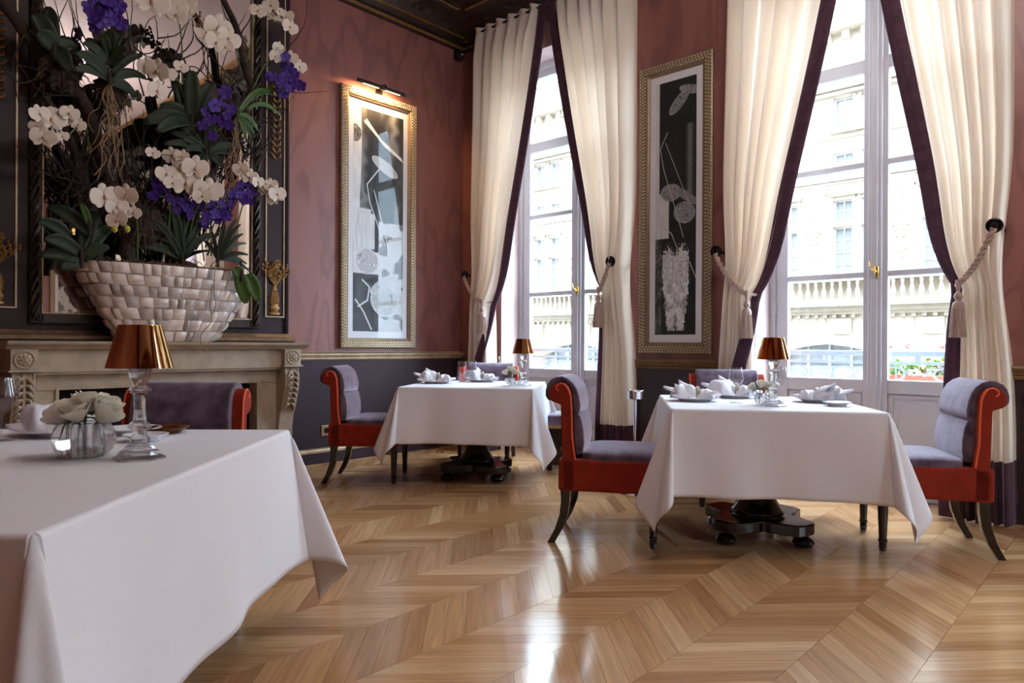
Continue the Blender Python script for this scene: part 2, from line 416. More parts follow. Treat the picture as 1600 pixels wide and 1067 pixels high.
allp.sort(key=rank)
for e in allp[:300]:
    o = bpy.data.objects.new('plank', plank_mesh('plank', [e])); COL.objects.link(o); o.parent = floor
o = bpy.data.objects.new('plank_field', plank_mesh('plank_field', allp[300:])); COL.objects.link(o); o.parent = floor; o['kind'] = 'stuff'

# ------------------------------------------------------------------ walls and ceiling
ZC = 4.80
OPEN = [(c - 0.80, c + 0.80, 0.0, 4.10) for c in WIN_C]
wall_w = struct(holes(-0.4, RX + 0.4, 0, ZC, OPEN, 0.0, 0.45).build('wall_window_side', 'moire'))
wall_f = struct(bx(-0.4, 0.0, RY - 0.4, 0.0, 0, ZC).build('wall_fireplace_side', 'moire'))
fw_ = holes(RY - 0.4, 0.45, 0, ZC, [(c - 0.80, c + 0.80, 0.0, 4.10) for c in FAR_ADDED_C], 0.0, 0.45)
fw_.v = [(RX + y, x, z) for x, y, z in fw_.v]
struct(fw_.build('wall_far_side', 'moire'))
struct(bx(-0.4, RX + 0.4, RY - 0.4, RY, 0, ZC).build('wall_back', 'moire'))
ceil = struct(bx(-0.4, RX + 0.4, RY - 0.4, 0.45, ZC, ZC + 0.2).build('ceiling', 'cornice'))
bx(1.15, RX - 1.0, RY + 1.0, -1.15, ZC - 0.012, ZC - 0.001).build('ceiling_panel', 'ceiling', ceil)
for a in ((1.08, 1.15, RY + 0.95, -1.08), (RX - 1.0, RX - 0.93, RY + 0.95, -1.08)):
    bx(a[0], a[1], a[2], a[3], ZC - 0.05, ZC - 0.002).build('ceiling_moulding', 'gilt', ceil)
for a in ((1.15, RX - 1.0, -1.15, -1.08), (1.15, RX - 1.0, RY + 0.95, RY + 1.0)):
    bx(a[0], a[1], a[2], a[3], ZC - 0.05, ZC - 0.002).build('ceiling_moulding', 'gilt', ceil)
# carved cove cornice: profile (distance from wall, height)
cove = [(0, 4.36), (0.05, 4.36), (0.06, 4.40), (0.04, 4.43), (0.10, 4.47), (0.17, 4.52), (0.24, 4.56), (0.33, 4.585), (0.36, 4.60), (0.38, 4.64), (0.44, 4.66), (0.56, 4.68), (0.66, 4.70), (0.72, 4.80), (0, 4.80)]
t1 = struct(MB().prism([(u, v) for u, v in cove], RY, 0.0, 'y').build('trim_1', 'cornice'))
t2 = struct(MB().prism([(-u, v) for u, v in cove], 0.0, RX, 'x').build('trim_2', 'cornice'))
t3 = struct(MB().prism([(RX - u, v) for u, v in cove], RY, 0.0, 'y').build('trim_3', 'cornice'))
def gstrip(parent, x0, x1, y0, y1, z0, z1, name='gilt_fillet', m='gilt'): return bx(x0, x1, y0, y1, z0, z1).build(name, m, parent)
gstrip(t1, 0.045, 0.062, RY, -0.05, 4.366, 4.392); gstrip(t1, 0.095, 0.115, RY, -0.1, 4.462, 4.478)
gstrip(t2, 0.05, RX, -0.062, -0.045, 4.366, 4.386)
# carved relief: leaf bosses in the cove and beads along its upper edge
def relief(parent, along, n0, n1, step, fn):
    m = MB(); p = n0
    while p < n1:
        fn(m, p); p += step
    return m
m = MB(); q = -0.42
while q > -4.6:
    m.lathe([(0.0, -0.012), (0.011, -0.006), (0.013, 0.0), (0.009, 0.010), (0, 0.013)], 6, (0.36, q, 4.595)); q -= 0.034
m.build('gilt_beading', 'gilt', t1, True)['kind'] = 'stuff'
m = MB(); q = 0.42
while q < 6.0:
    m.lathe([(0.0, -0.012), (0.011, -0.006), (0.013, 0.0), (0.009, 0.010), (0, 0.013)], 6, (q, -0.36, 4.595)); q += 0.034
m.build('gilt_beading', 'gilt', t2, True)['kind'] = 'stuff'
def scroll(m, c, tan, nrm, s, flip):
    pts = []
    for i in range(14):
        a = i / 13 * 4.2; r = s * (1 - i / 15)
        pts.append(Vector(c) + Vector(tan) * (r * math.cos(a) * flip) + Vector(nrm) * (r * math.sin(a)))
    m.tube(pts, [0.014 * (1 - i / 18) for i in range(14)], 5)
m = MB(); q = -0.45; fl = 1
while q > -4.6:
    scroll(m, (0.185, q, 4.515), (0, 1, 0), (0.8, 0, 0.5), 0.085, fl); fl = -fl; q -= 0.2
    scroll(m, (0.52, q, 4.66), (0, 1, 0), (1, 0, 0.1), 0.09, fl)
m.build('carved_scrollwork', 'frame_dark', t1, True)['kind'] = 'stuff'
m = MB(); q = 0.45; fl = 1
while q < 6:
    scroll(m, (q, -0.185, 4.515), (1, 0, 0), (0, -0.8, 0.5), 0.085, fl); fl = -fl; q += 0.2
    scroll(m, (q, -0.52, 4.66), (1, 0, 0), (0, -1, 0.1), 0.09, fl)
m.build('carved_scrollwork', 'frame_dark', t2, True)['kind'] = 'stuff'

# wainscot, chair rail, skirting
wl_ = struct(bx(0, 0.014, -2.2, 0, 0, 0.96).build('trim_4', 'wainscot'))
wl2 = struct(bx(0, 0.014, RY, -4.3, 0, 0.96).build('trim_5', 'wainscot'))
rail = [(0, 0.955), (0.022, 0.955), (0.034, 0.968), (0.022, 0.98), (0.03, 0.992), (0.042, 1.004), (0.034, 1.016), (0, 1.016)]
r1 = struct(MB().prism(rail, -2.18, -0.0, 'y').build('trim_6', 'gilt_trim', smooth=True))
struct(MB().prism(rail, RY, -4.4, 'y').build('trim_7', 'gilt_trim', smooth=True))
m = MB(); q = -0.05
while q > -2.15:
    m.lathe([(0.0, -0.009), (0.008, -0.004), (0.009, 0.002), (0, 0.009)], 6, (0.012, q, 1.027)); q -= 0.02
m.build('bead_course', 'gilt_trim', r1, True)['kind'] = 'stuff'
b1 = struct(bx(0, 0.03, -2.2, 0, 0, 0.10).build('baseboard_fireplace_side', 'wainscot'))
MB().prism([(0, 0.1), (0.03, 0.1), (0.034, 0.118), (0.022, 0.13), (0.024, 0.142), (0, 0.142)], -2.2, 0, 'y').build('gilt_fillet', 'gilt_trim', b1, True)
struct(bx(0, 0.03, RY, -4.3, 0, 0.12).build('baseboard_chimney_side', 'wainscot'))
edges = [0.0] + [v for o_ in OPEN for v in (o_[0], o_[1])] + [RX]
for i in range(0, len(edges), 2):
    a, b = edges[i], edges[i + 1]
    if b - a < 0.1: continue
    p_ = struct(bx(a, b, -0.014, 0, 0, 0.92).build('trim_%d' % (10 + i), 'wainscot_dark'))
    MB().prism([(0, 0.905), (-0.022, 0.905), (-0.03, 0.92), (-0.018, 0.935), (-0.028, 0.955), (-0.036, 0.975), (-0.03, 0.988), (0, 0.988)], a, b, 'x').build('chair_rail', 'brown_trim', p_, True)
    bx(a, b, -0.032, -0.024, 0.938, 0.944).build('gilt_line', 'gilt', p_)
    bx(a, b, -0.03, -0.001, 0, 0.13).build('skirting', 'wainscot_dark', p_)
    # raised dado panel moulding
    fr = MB(); x0, x1 = a + 0.10, b - 0.10
    for (u0, u1, z0, z1) in ((x0, x1, 0.80, 0.82), (x0, x1, 0.2, 0.22), (x0, x0 + 0.02, 0.22, 0.80), (x1 - 0.02, x1, 0.22, 0.80)): fr.box(u0, u1, -0.024, -0.012, z0, z1)
    fr.build('dado_moulding', 'wainscot_dark', p_)
outlet = thing('wall_outlet', 'small brass wall outlet on the plum wainscot behind the red chair', 'outlet', (0.014, -1.75, 0.30))
bx(0, 0.008, -0.05, 0.05, -0.05, 0.05).build('plate', 'outlet', outlet, bevel=0.003)
MB().lathe([(0.0, 0.0085), (0.026, 0.0085), (0.026, 0.011), (0.02, 0.009), (0, 0.009)], 16, (0, 0, 0), 'x').build('socket', 'black_metal', outlet, True)

# ------------------------------------------------------------------ French windows
def window(i, c, full=True):
    root = bpy.data.objects.new('window_%d' % i, None); COL.objects.link(root); root.location = (c, 0, 0); root['kind'] = 'structure'
    yf = 0.30
    fr = MB()
    for s in (-1, 1): fr.box(min(s * .80, s * .745), max(s * .80, s * .745), yf - 0.03, yf + 0.07, 0, 4.1)
    fr.box(-.745, .745, yf - 0.03, yf + 0.07, 4.03, 4.1); fr.box(-.745, .745, yf - 0.04, yf + 0.07, 0, 0.052)
    fr.build('window_frame', 'win_paint', root, bevel=0.006)
    rv = MB()
    for s in (-1, 1): rv.box(min(s * .80, s * .792), max(s * .80, s * .792), 0.0, yf - 0.03, 0, 4.1)
    rv.box(-.8, .8, 0.0, yf - 0.03, 4.092, 4.1); rv.build('reveal_lining', 'reveal', root)
    for s in (-1, 1):
        sash = bpy.data.objects.new('sash', None); COL.objects.link(sash); sash.parent = root
        xa, xb = 0.02, 0.745                           # inner (meeting) to outer edge, mirrored by s
        def B(u0, u1, y0, y1, z0, z1): return bx(min(s * u0, s * u1), max(s * u0, s * u1), y0, y1, z0, z1)
        st = MB()
        for (u0, u1, z0, z1) in ((0.02, 0.085, 0.05, 4.03), (0.65, 0.745, 0.05, 4.03), (0.085, 0.65, 0.05, 0.15), (0.085, 0.65, 0.76, 0.86), (0.085, 0.65, 3.17, 3.27), (0.085, 0.65, 3.95, 4.03)):
            st.box(min(s * u0, s * u1), max(s * u0, s * u1), yf - 0.012, yf + 0.045, z0, z1)
        st.build('stile', 'win_paint', sash, bevel=0.004)
        for z in (1.65, 2.48):
            B(0.085, 0.65, yf - 0.006, yf + 0.04, z - 0.022, z + 0.022).build('muntin', 'win_paint', sash, bevel=0.006)
        for (z0, z1) in ((0.86, 1.628), (1.672, 2.458), (2.502, 3.17), (3.27, 3.95)):
            B(0.085, 0.65, yf + 0.016, yf + 0.020, z0, z1).build('pane', 'pane', sash)
        B(0.085, 0.65, yf + 0.01, yf + 0.03, 0.15, 0.76).build('panel', 'win_paint', sash)
        B(0.16, 0.575, yf + 0.0, yf + 0.012, 0.22, 0.69).build('raised_field', 'win_paint', sash, bevel=0.008)
        pm = MB()
        for (u0, u1, z0, z1) in ((0.10, 0.635, 0.73, 0.75), (0.10, 0.635, 0.16, 0.18), (0.10, 0.12, 0.18, 0.73), (0.615, 0.635, 0.18, 0.73)):
            pm.box(min(s * u0, s * u1), max(s * u0, s * u1), yf - 0.004, yf + 0.012, z0, z1)
        pm.build('panel_moulding', 'win_paint', sash)
        for z in (0.9, 1.42, 2.9):
            MB().lathe([(0, -.06), (.006, -.055), (.010, -.045), (.010, .045), (.006, .055), (0, .06)], 8, (s * 0.745, yf - 0.02, z)).build('hinge', 'win_paint', sash, True)
    bx(-0.05, 0.05, yf - 0.035, yf - 0.012, 0.05, 4.03).build('meeting_rail', 'win_paint', root, bevel=0.012)
    bx(-0.022, 0.022, yf - 0.048, yf - 0.034, 0.05, 4.03).build('meeting_bead', 'win_paint', root, bevel=0.006)
    h = bpy.data.objects.new('latch', None); COL.objects.link(h); h.parent = root; h.location = (0.02, yf - 0.05, 1.66)
    MB().lathe([(0, -.045), (.014, -.04), (.016, 0), (.014, .04), (0, .045)], 10).build('latch_box', 'brass', h, True)
    MB().tube([(0, -.012, 0), (-.004, -.035, 0.004), (-.02, -.045, .02), (-.03, -.045, .05), (-.032, -.05, .075)], [.008, .008, .008, .009, .006], 8).build('handle', 'brass', h, True)
    return root
for i, c in enumerate(WIN_C): window(i + 1, c)
for i, c in enumerate(FAR_ADDED_C):  # the added unseen window, turned into the far end wall
    wr = window(i + 5, 0); wr.location = (RX, c, 0); wr.rotation_euler = (0, 0, -PI / 2)

# ------------------------------------------------------------------ chimneypiece
YL, YR = -4.29, -2.15
fp = thing('stone_mantelpiece', 'carved grey-beige stone fireplace mantel with rosette blocks and scroll corbels', 'fireplace')
MB().prism([(0, 1.06), (0.33, 1.06), (0.345, 1.075), (0.37, 1.085), (0.385, 1.095), (0.395, 1.115), (0, 1.115)], YL, YR, 'y').build('shelf', 'stone', fp, bevel=0.004)
bx(0, 0.285, YL + 0.17, YR - 0.17, 0.905, 1.06).build('frieze', 'stone', fp, bevel=0.004)
bx(0, 0.27, YL + 0.17, YR - 0.17, 0.89, 0.905).build('frieze_fillet', 'stone', fp)
bx(0, 0.20, YL + 0.2, YR - 0.2, 0.78, 0.90).build('lintel', 'stone', fp, bevel=0.004)
for yc, s in ((YL + 0.105, -1), (YR - 0.135, 1)):
    yc = YL + 0.10 if s < 0 else YR - 0.135
    blk = bx(0, 0.345, yc - 0.075, yc + 0.075, 0.925, 1.06).build('corner_block', 'stone', fp, bevel=0.003)
    bx(0, 0.36, yc - 0.088, yc + 0.088, 0.912, 0.926).build('block_fillet', 'stone', blk, bevel=0.003)
    MB().lathe([(0.062, 0.345), (0.062, 0.352), (0.055, 0.357), (0.047, 0.352), (0.044, 0.346)], 28, (0, yc, 0.993), 'x').build('roundel_ring', 'stone', blk, True)
    ro = MB()
    for ring, (nn, rr, sz) in enumerate(((8, 0.03, 0.015), (5, 0.016, 0.013))):
        for a in range(nn):
            t = 2 * PI * a / nn + ring * .4
            ro.lathe([(0, -.008), (sz * .8, -.003), (sz, .004 + ring * .004), (sz * .5, .012 + ring * .006), (0, .014 + ring * .006)], 7, (0.347, yc + rr * math.cos(t), 0.993 + rr * math.sin(t)), 'x')
    ro.lathe([(0, -.005), (.01, 0), (.01, .02), (0, .026)], 8, (0.347, yc, 0.993), 'x')
    ro.build('rosette', 'stone', blk, True)
    prof = [(0, 0.912), (0.31, 0.912), (0.325, 0.88), (0.335, 0.82), (0.33, 0.75), (0.31, 0.68), (0.28, 0.60), (0.25, 0.50), (0.23, 0.40), (0.225, 0.30), (0.235, 0.2), (0.25, 0.16), (0.25, 0.0), (0, 0.0)]
    cb = MB().prism(prof, yc - 0.066, yc + 0.066, 'y').build('corbel', 'stone', fp, True, bevel=0.006)
    # acanthus leaf on the corbel face
    lf = MB()
    def front(z):
        for (xa, za), (xb, zb) in zip(prof[1:], prof[2:]):
            if zb <= z <= za: return xa + (xb - xa) * (za - z) / max(1e-6, za - zb)
        return 0.25
    for k in range(7):
        z = 0.87 - k * 0.045
        for sd in (-1, 1):
            pts = [(front(z) + 0.006, yc + sd * 0.006, z), (front(z - .01) + 0.018, yc + sd * 0.026, z - 0.005), (front(z - .03) + 0.016, yc + sd * 0.044, z - 0.028), (front(z - .05) + 0.004, yc + sd * 0.05, z - 0.05)]
            lf.tube(pts, [0.010, 0.015, 0.013, 0.005], 6)
    lf.tube([(front(z) + 0.008, yc, z) for z in (0.895, 0.84, 0.78, 0.72, 0.66, 0.60, 0.56)], [0.012] * 6 + [0.006], 6)
    lf.build('acanthus_leaf', 'stone', cb, True)
    vl = MB()
    for sd in (-1, 1):
        vl.tube([(front(z) + 0.004, yc + sd * 0.058, z) for z in (0.90, 0.84, 0.78, 0.72, 0.66, 0.60, 0.54)], 0.009, 6)
    vl.build('corbel_edge', 'stone', cb, True)
    ja, jb = (yc + 0.066, yc + 0.21) if s < 0 else (yc - 0.225, yc - 0.066)
    bx(0, 0.19, ja, jb, 0, 0.79).build('jamb', 'stone', fp, bevel=0.003)
    e = jb if s < 0 else ja
    bx(0.15, 0.205, min(e, e + s * -0.022), max(e, e + s * -0.022), 0, 0.80).build('jamb_bead', 'stone', fp, bevel=0.004)
bx(0.02, 0.03, YL + 0.3, YR - 0.3, 0, 0.80).build('firebox_back', 'soot', fp)
bx(0.03, 0.42, YL + 0.35, YR - 0.38, 0.001, 0.02).build('hearth', 'stone', fp)
# overmantel panelling
om = struct(bx(0, 0.05, -4.42, -2.165, 1.115, 4.40).build('wall_overmantel', 'breast'))
MB().prism([(0, 1.116), (0.10, 1.116), (0.125, 1.13), (0.125, 1.155), (0.10, 1.165), (0.085, 1.19), (0.05, 1.195), (0, 1.195)], -4.42, -2.13, 'y').build('ledge_moulding', 'brown_trim', om, True)
for ya, yb in ((-2.20, -2.165), (-4.42, -4.385)):
    MB().prism([(0.05, ya), (0.065, ya), (0.075, (ya + yb) / 2), (0.065, yb), (0.05, yb)], 1.195, 4.4, 'z').build('edge_moulding', 'breast', om, True)
for (y0, y1) in ((-2.385, -2.205), (-4.40, -4.17)):
    fr = MB()
    for (a, b, z0, z1) in ((y0, y1, 1.335, 1.345), (y0, y1, 4.2, 4.21), (y0, y0 + .011, 1.345, 4.2), (y1 - .011, y1, 1.345, 4.2)): fr.box(0.049, 0.06, a, b, z0, z1)
    fr.build('gilt_panel_line', 'gilt_trim', om)
    # gilt vase of wheat ears, and a hanging trophy above
    yc = (y0 + y1) / 2
    orn = thing('gilt_vase_ornament', 'gilt carved vase of wheat ears on the panel ' + ('nearest the rose-brown wall' if y0 > -3 else 'at the left edge'), 'ornament', (0.05, yc, 1.36))
    MB().lathe([(0, 0), (.048, 0), (.05, .015), (.03, .025), (.046, .045), (.05, .06), (.034, .075), (.044, .10), (.046, .14), (.036, .185), (.02, .22), (.017, .245), (.024, .255), (0, .255)], 16, sx=0.45).build('vase', 'gilt', orn, True)
    rb = MB()
    for k in range(5):
        a = -0.8 + 0.4 * k
        rb.tube([(0.022 * math.cos(a) , 0.047 * math.sin(a), .09), (0.022 * math.cos(a), 0.045 * math.sin(a), .15), (0.014 * math.cos(a), 0.022 * math.sin(a), .21)], 0.004, 5)
    rb.build('gadroon', 'gilt', orn, True)
    for k in range(15):
        r = random.Random(k + 5); a = (k - 7) * 0.13 + r.uniform(-.05, .05); ln = r.uniform(.12, .25)
        tip = Vector((0.02 + r.uniform(0, .02), math.sin(a) * ln * 0.75, 0.255 + math.cos(a) * ln))
        wm = MB().tube([(0.01, 0, 0.25), Vector((0.015, 0, 0.25)).lerp(tip, .55), tip], [.003, .003, .002], 5)
        for g in range(4):
            c_ = Vector((0.012, 0, 0.25)).lerp(tip, 0.62 + g * 0.13)
            wm.lathe([(0, -.014), (.008, -.005), (.008, .004), (0, .016)], 6, (c_.x, c_.y + (-1) ** g * .008, c_.z))
        wm.build('wheat_ear', 'gilt', orn, True)
    tr = thing('gilt_trophy_ornament', 'gilt carved leaf drop high on the panel ' + ('nearest the rose-brown wall' if y0 > -3 else 'at the left edge'), 'ornament', (0.05, yc, 2.72))
    for k in range(13):
        r = random.Random(k + 50); z = k * 0.055
        lm = MB()
        for sd in (-1, 1):
            lm.tube([(0.004, 0, z), (0.02, sd * .03, z + .015), (0.008, sd * .05 * (1 - .3 * (k % 2)), z + .05)], [.006, .012, .003], 6)
        lm.build('leaf', 'gilt', tr, True)
# mirror
MY0, MY1, MZ0 = -4.105, -2.445, 1.235
mir = thing('overmantel_mirror', 'tall mirror in a dark carved bronze frame above the stone mantel', 'mirror', (0.05, 0, 0))
bx(0.0, 0.012, MY0 + 0.06, MY1 - 0.06, MZ0 + 0.07, 4.30).build('mirror_glass', 'mirror', mir)
fr = MB()
for (a, b, z0, z1) in ((MY0, MY0 + .075, MZ0, 4.36), (MY1 - .075, MY1, MZ0, 4.36), (MY0 + .075, MY1 - .075, MZ0, MZ0 + .075), (MY0 + .075, MY1 - .075, 4.29, 4.36)): fr.box(0.0, 0.03, a, b, z0, z1)
fr.build('frame', 'frame_dark', mir, bevel=0.008)
for yy in (MY0 + 0.035, MY1 - 0.035):
    rp = MB()
    for ph in (0, 2 * PI / 3, 4 * PI / 3):
        pts = [(0.036 + .013 * math.cos(z * 26 + ph), yy + .02 * math.sin(z * 26 + ph), z) for z in np.linspace(MZ0 + .02, 4.34, 150)]
        rp.tube(pts, 0.013, 5)
    rp.build('carved_rope', 'frame_dark', mir, True)
fr = MB()
for (a, b, z0, z1) in ((MY0 + .072, MY0 + .080, MZ0 + .07, 4.29), (MY1 - .080, MY1 - .072, MZ0 + .07, 4.29), (MY0 + .08, MY1 - .08, MZ0 + .07, MZ0 + .078)): fr.box(0.01, 0.034, a, b, z0, z1)
fr.build('gilt_sight_edge', 'gilt_trim', mir)

# ------------------------------------------------------------------ street outside
KF = 1.7
def fx(x): return CAM.x + (x - CAM.x) * KF
def fz(z): return 1.1 + (z - 1.1) * KF
FY = CAM.y + (9 - CAM.y) * KF
street = struct(bx(-60, 60, -60, FY + 0.3, -4.8, -4.6).build('street', 'asphalt'))
fac = thing('limestone_townhouse_facade', 'pale carved limestone townhouse front across the street', 'building', (0, FY, 0))
PITCH = 1.55
pairs = [1.07 + PITCH * k for k in range(-9, 4)]
hs = []; wins = []
for p in pairs:
    for off in (0, 0.51):
        a, b = fx(p + off), fx(p + off + 0.355)
        for (z0, z1, cols, rows) in ((2.47, 3.45, 2, 4), (3.58, 3.98, 2, 2), (4.66, 4.90, 2, 1), (5.35, 5.98, 2, 4)):
            hs.append((a, b, fz(z0), fz(z1))); wins.append((a, b, fz(z0), fz(z1), cols, rows))
xl, xr = fx(pairs[0] - 0.6), fx(pairs[-1] + 1.5)
# arched ground-floor openings
for k in range(-3, 2):
    a = fx(0.95 + 3.1 * k); hs.append((a - 2.1, a + 2.1, -4.5, fz(1.15)))
holes(xl, xr, -4.6, fz(8.1), hs, 0.0, 0.6).build('wall', 'facade', fac)
bx(xl, xr, 0.75, 0.8, -4.6, fz(8.0)).build('inner_wall', 'facade_glass', fac)
pane_cache = {}
for (a, b, z0, z1, cols, rows) in wins:
    vis = False
    for pz in (z0, z1):
        q = proj((a, FY, pz))
        if q and (815 < q[0] < 945 or 1205 < q[0] < 1500) and q[1] > -40: vis = True
    if not vis: continue
    root = bpy.data.objects.new('window', None); COL.objects.link(root); root.parent = fac; root.location = (a, 0, z0)
    W, Hh = b - a, z1 - z0
    key = (round(W, 2), round(Hh, 2), cols, rows)
    if key not in pane_cache:
        m = MB(); t = 0.035
        m.box(0, W, .16, .24, 0, t); m.box(0, W, .16, .24, Hh - t, Hh); m.box(0, t, .16, .24, t, Hh - t); m.box(W - t, W, .16, .24, t, Hh - t)
        for c in range(1, cols): m.box(W * c / cols - t / 2, W * c / cols + t / 2, .16, .24, t, Hh - t)
        for r in range(1, rows): m.box(t, W - t, .17, .23, Hh * r / rows - .015, Hh * r / rows + .015)
        pm = bx(0, W / cols - 0.02, .20, .21, 0, Hh / rows - 0.02)
        pane_cache[key] = (m.mesh('window_frame', 'win_paint'), pm.mesh('pane', 'facade_glass'))
    fm, pm = pane_cache[key]
    o = bpy.data.objects.new('window_frame', fm); COL.objects.link(o); o.parent = root
    for c in range(cols):
        for r in range(rows):
            o = bpy.data.objects.new('pane', pm); COL.objects.link(o); o.parent = root; o.location = (W * c / cols + .01, 0, Hh * r / rows + .01)
trim = MB()
def band(z0, z1, pr, name='string_course', m='facade_trim'):
    bx(xl, xr, -pr, 0.01, fz(z0), fz(z1)).build(name, m, fac)
band(1.95, 2.02, 0.55, 'balcony_slab'); band(1.885, 1.95, 0.60, 'mossy_ledge', 'moss_stone'); band(1.80, 1.885, 0.35); band(1.74, 1.80, 0.2)
band(2.37, 2.42, 0.5, 'balustrade_rail'); band(4.35, 4.42, 0.12); band(4.30, 4.33, 0.08); band(6.1, 6.2, 0.35, 'cornice'); band(6.02, 6.08, 0.22, 'cornice'); band(7.22, 7.34, 0.5, 'upper_balcony'); band(5.18, 5.22, 0.08)
bal = MB().lathe([(.05, 0), (.06, .04), (.035, .08), (.075, .2), (.06, .32), (.03, .42), (.05, .5), (.06, .55), (.06, .62)], 8).mesh('baluster', 'facade_trim', True)
x = fx(-8.2)
while x < fx(3.4):
    q = proj((x, FY - .4, fz(2.2)))
    if q and (815 < q[0] < 945 or 1205 < q[0] < 1500):
        o = bpy.data.objects.new('baluster', bal); COL.objects.link(o); o.parent = fac; o.location = (x, -0.4, fz(2.02))
    x += 0.26
# window surrounds, sills, pilasters with carved cartouches, dentils, keystones, upper railing
vis_pairs = [p for p in pairs if any((lambda q: q and (780 < q[0] < 980 or 1180 < q[0] < 1530))(proj((fx(p + t), FY, fz(3)))) for t in (-.4, 0, .5, 1.0))]
for p in vis_pairs:
    for off in (0, 0.51):
        a, b = fx(p + off), fx(p + off + 0.355)
        m = MB(); m.box(a - .09, a, -.07, .02, fz(2.42), fz(4.05)); m.box(b, b + .09, -.07, .02, fz(2.42), fz(4.05)); m.box(a - .14, b + .14, -.14, .02, fz(4.05), fz(4.12)); m.box(a, b, -.05, .02, fz(3.47), fz(3.56))
        m.box(a - .09, a, -.06, .02, fz(5.3), fz(6.0)); m.box(b, b + .09, -.06, .02, fz(5.3), fz(6.0)); m.box(a - .13, b + .13, -.16, .02, fz(5.28), fz(5.33))
        m.build('window_surround', 'facade_trim', fac)
    xc = fx(p - 0.345)
    pl = MB().box(xc - .36, xc + .36, -.08, .02, fz(2.42), fz(4.3)).box(xc - .42, xc + .42, -.12, .02, fz(4.12), fz(4.2)).build('pilaster', 'facade', fac)
    cm = MB()
    for (zc, s) in ((3.25, 1.0), (2.85, 0.75), (3.98, 0.6), (3.62, .5)):
        for fl in (-1, 1):
            for (dx, dz, r_) in ((.10, .0, .12), (.20, .14, .09), (.10, -.22, .10)):
                pts = [Vector((xc + fl * (dx * s + r_ * s * math.cos(t)), -.10, fz(zc) + dz * s + r_ * s * math.sin(t))) for t in np.linspace(0, 5.2, 12)]
                cm.tube(pts, [0.05 * s] * 8 + [.035 * s, .03 * s, .02 * s, .01 * s], 6)
        cm.lathe([(0, -.10), (.07 * s, -.06), (.1 * s, 0)], 8, (xc, -.06, fz(zc)), 'y')
    cm.build('carved_cartouche', 'facade_trim', fac, True)
    for k in range(9):
        xk = fx(p - .5 + k * PITCH / 9)
        bx(xk, xk + 0.12, -.15, .02, fz(1.68), fz(1.74)).build('dentil', 'facade_trim', fac)
        if k % 2 == 0: bx(xk, xk + .22, -.3, 0, fz(7.08), fz(7.22)).build('console', 'facade_trim', fac)
        MB().prism([(xk, fz(1.66)), (xk + .05, fz(1.66)), (xk + .09, fz(1.35)), (xk + .05, fz(1.35))], -.03, .02, 'y').build('flute', 'facade_trim', fac)
    bx(fx(p + .0), fx(p + .36), -.12, .02, fz(1.36), fz(1.66)).build('keystone', 'facade_trim', fac)
    for k in range(12):
        xk = fx(p - .1 + k * .085)
        bx(xk, xk + .03, -.45, -.42, fz(7.38), fz(7.72)).build('railing_bar', 'grey_iron', fac)
    bx(fx(p - .15), fx(p + 1.0), -.47, -.40, fz(7.72), fz(7.76)).build('railing_rail', 'grey_iron', fac)
for k in range(-3, 2):
    a = fx(0.95 + 3.1 * k); m = MB()
    arc = [(a + 2.1 * math.cos(t), fz(0.55) + 1.02 * math.sin(t)) for t in np.linspace(0, PI, 25)]
    out = arc + [(a - 2.1, fz(1.16)), (a + 2.1, fz(1.16))]
    n = 25
    vs = [(u, y, v) for y in (0.0, 0.5) for u, v in arc] + [(u, y, fz(1.16)) for y in (0.0, 0.5) for u, v in arc]
    fs = []
    for i in range(n - 1):
        fs += [(i, i + 1, 50 + i + 1, 50 + i), (25 + i, 25 + i + 1, 75 + i + 1, 75 + i), (i, i + 1, 25 + i + 1, 25 + i)]
    m.add(vs, fs).build('arch', 'facade', fac)
    g = MB().box(a - 2.1, a + 2.1, 0.4, 0.46, -4.5, fz(1.15))
    g.build('arch_glazing', 'facade_glass', fac)
    for t in (-1.4, -.7, 0, .7, 1.4): bx(a + t - .04, a + t + .04, .32, .4, -4.5, fz(1.15)).build('arch_mullion', 'grey_iron', fac)
    bx(a - 2.1, a + 2.1, .32, .4, fz(.78), fz(.83)).build('arch_transom', 'grey_iron', fac)
struct(bx(-30, 30, 0.0, 0.45, ZC + 0.2, 13.0).build('wall_upper_storeys', 'facade'))
struct(MB().box(-30, -0.4, 0.0, 0.45, -4.6, 5.0).box(RX + 0.4, 30, 0.0, 0.45, -4.6, 5.0).box(-0.4, RX + .4, 0, 0.45, -4.6, -0.02).build('wall_street_side', 'facade'))
struct(bx(RX + 7.0, RX + 7.4, -20, 10, -4.6, 4.2).build('wall_sky_blocker', 'facade'))  # unseen wall added to cut the sky light entering the far end window
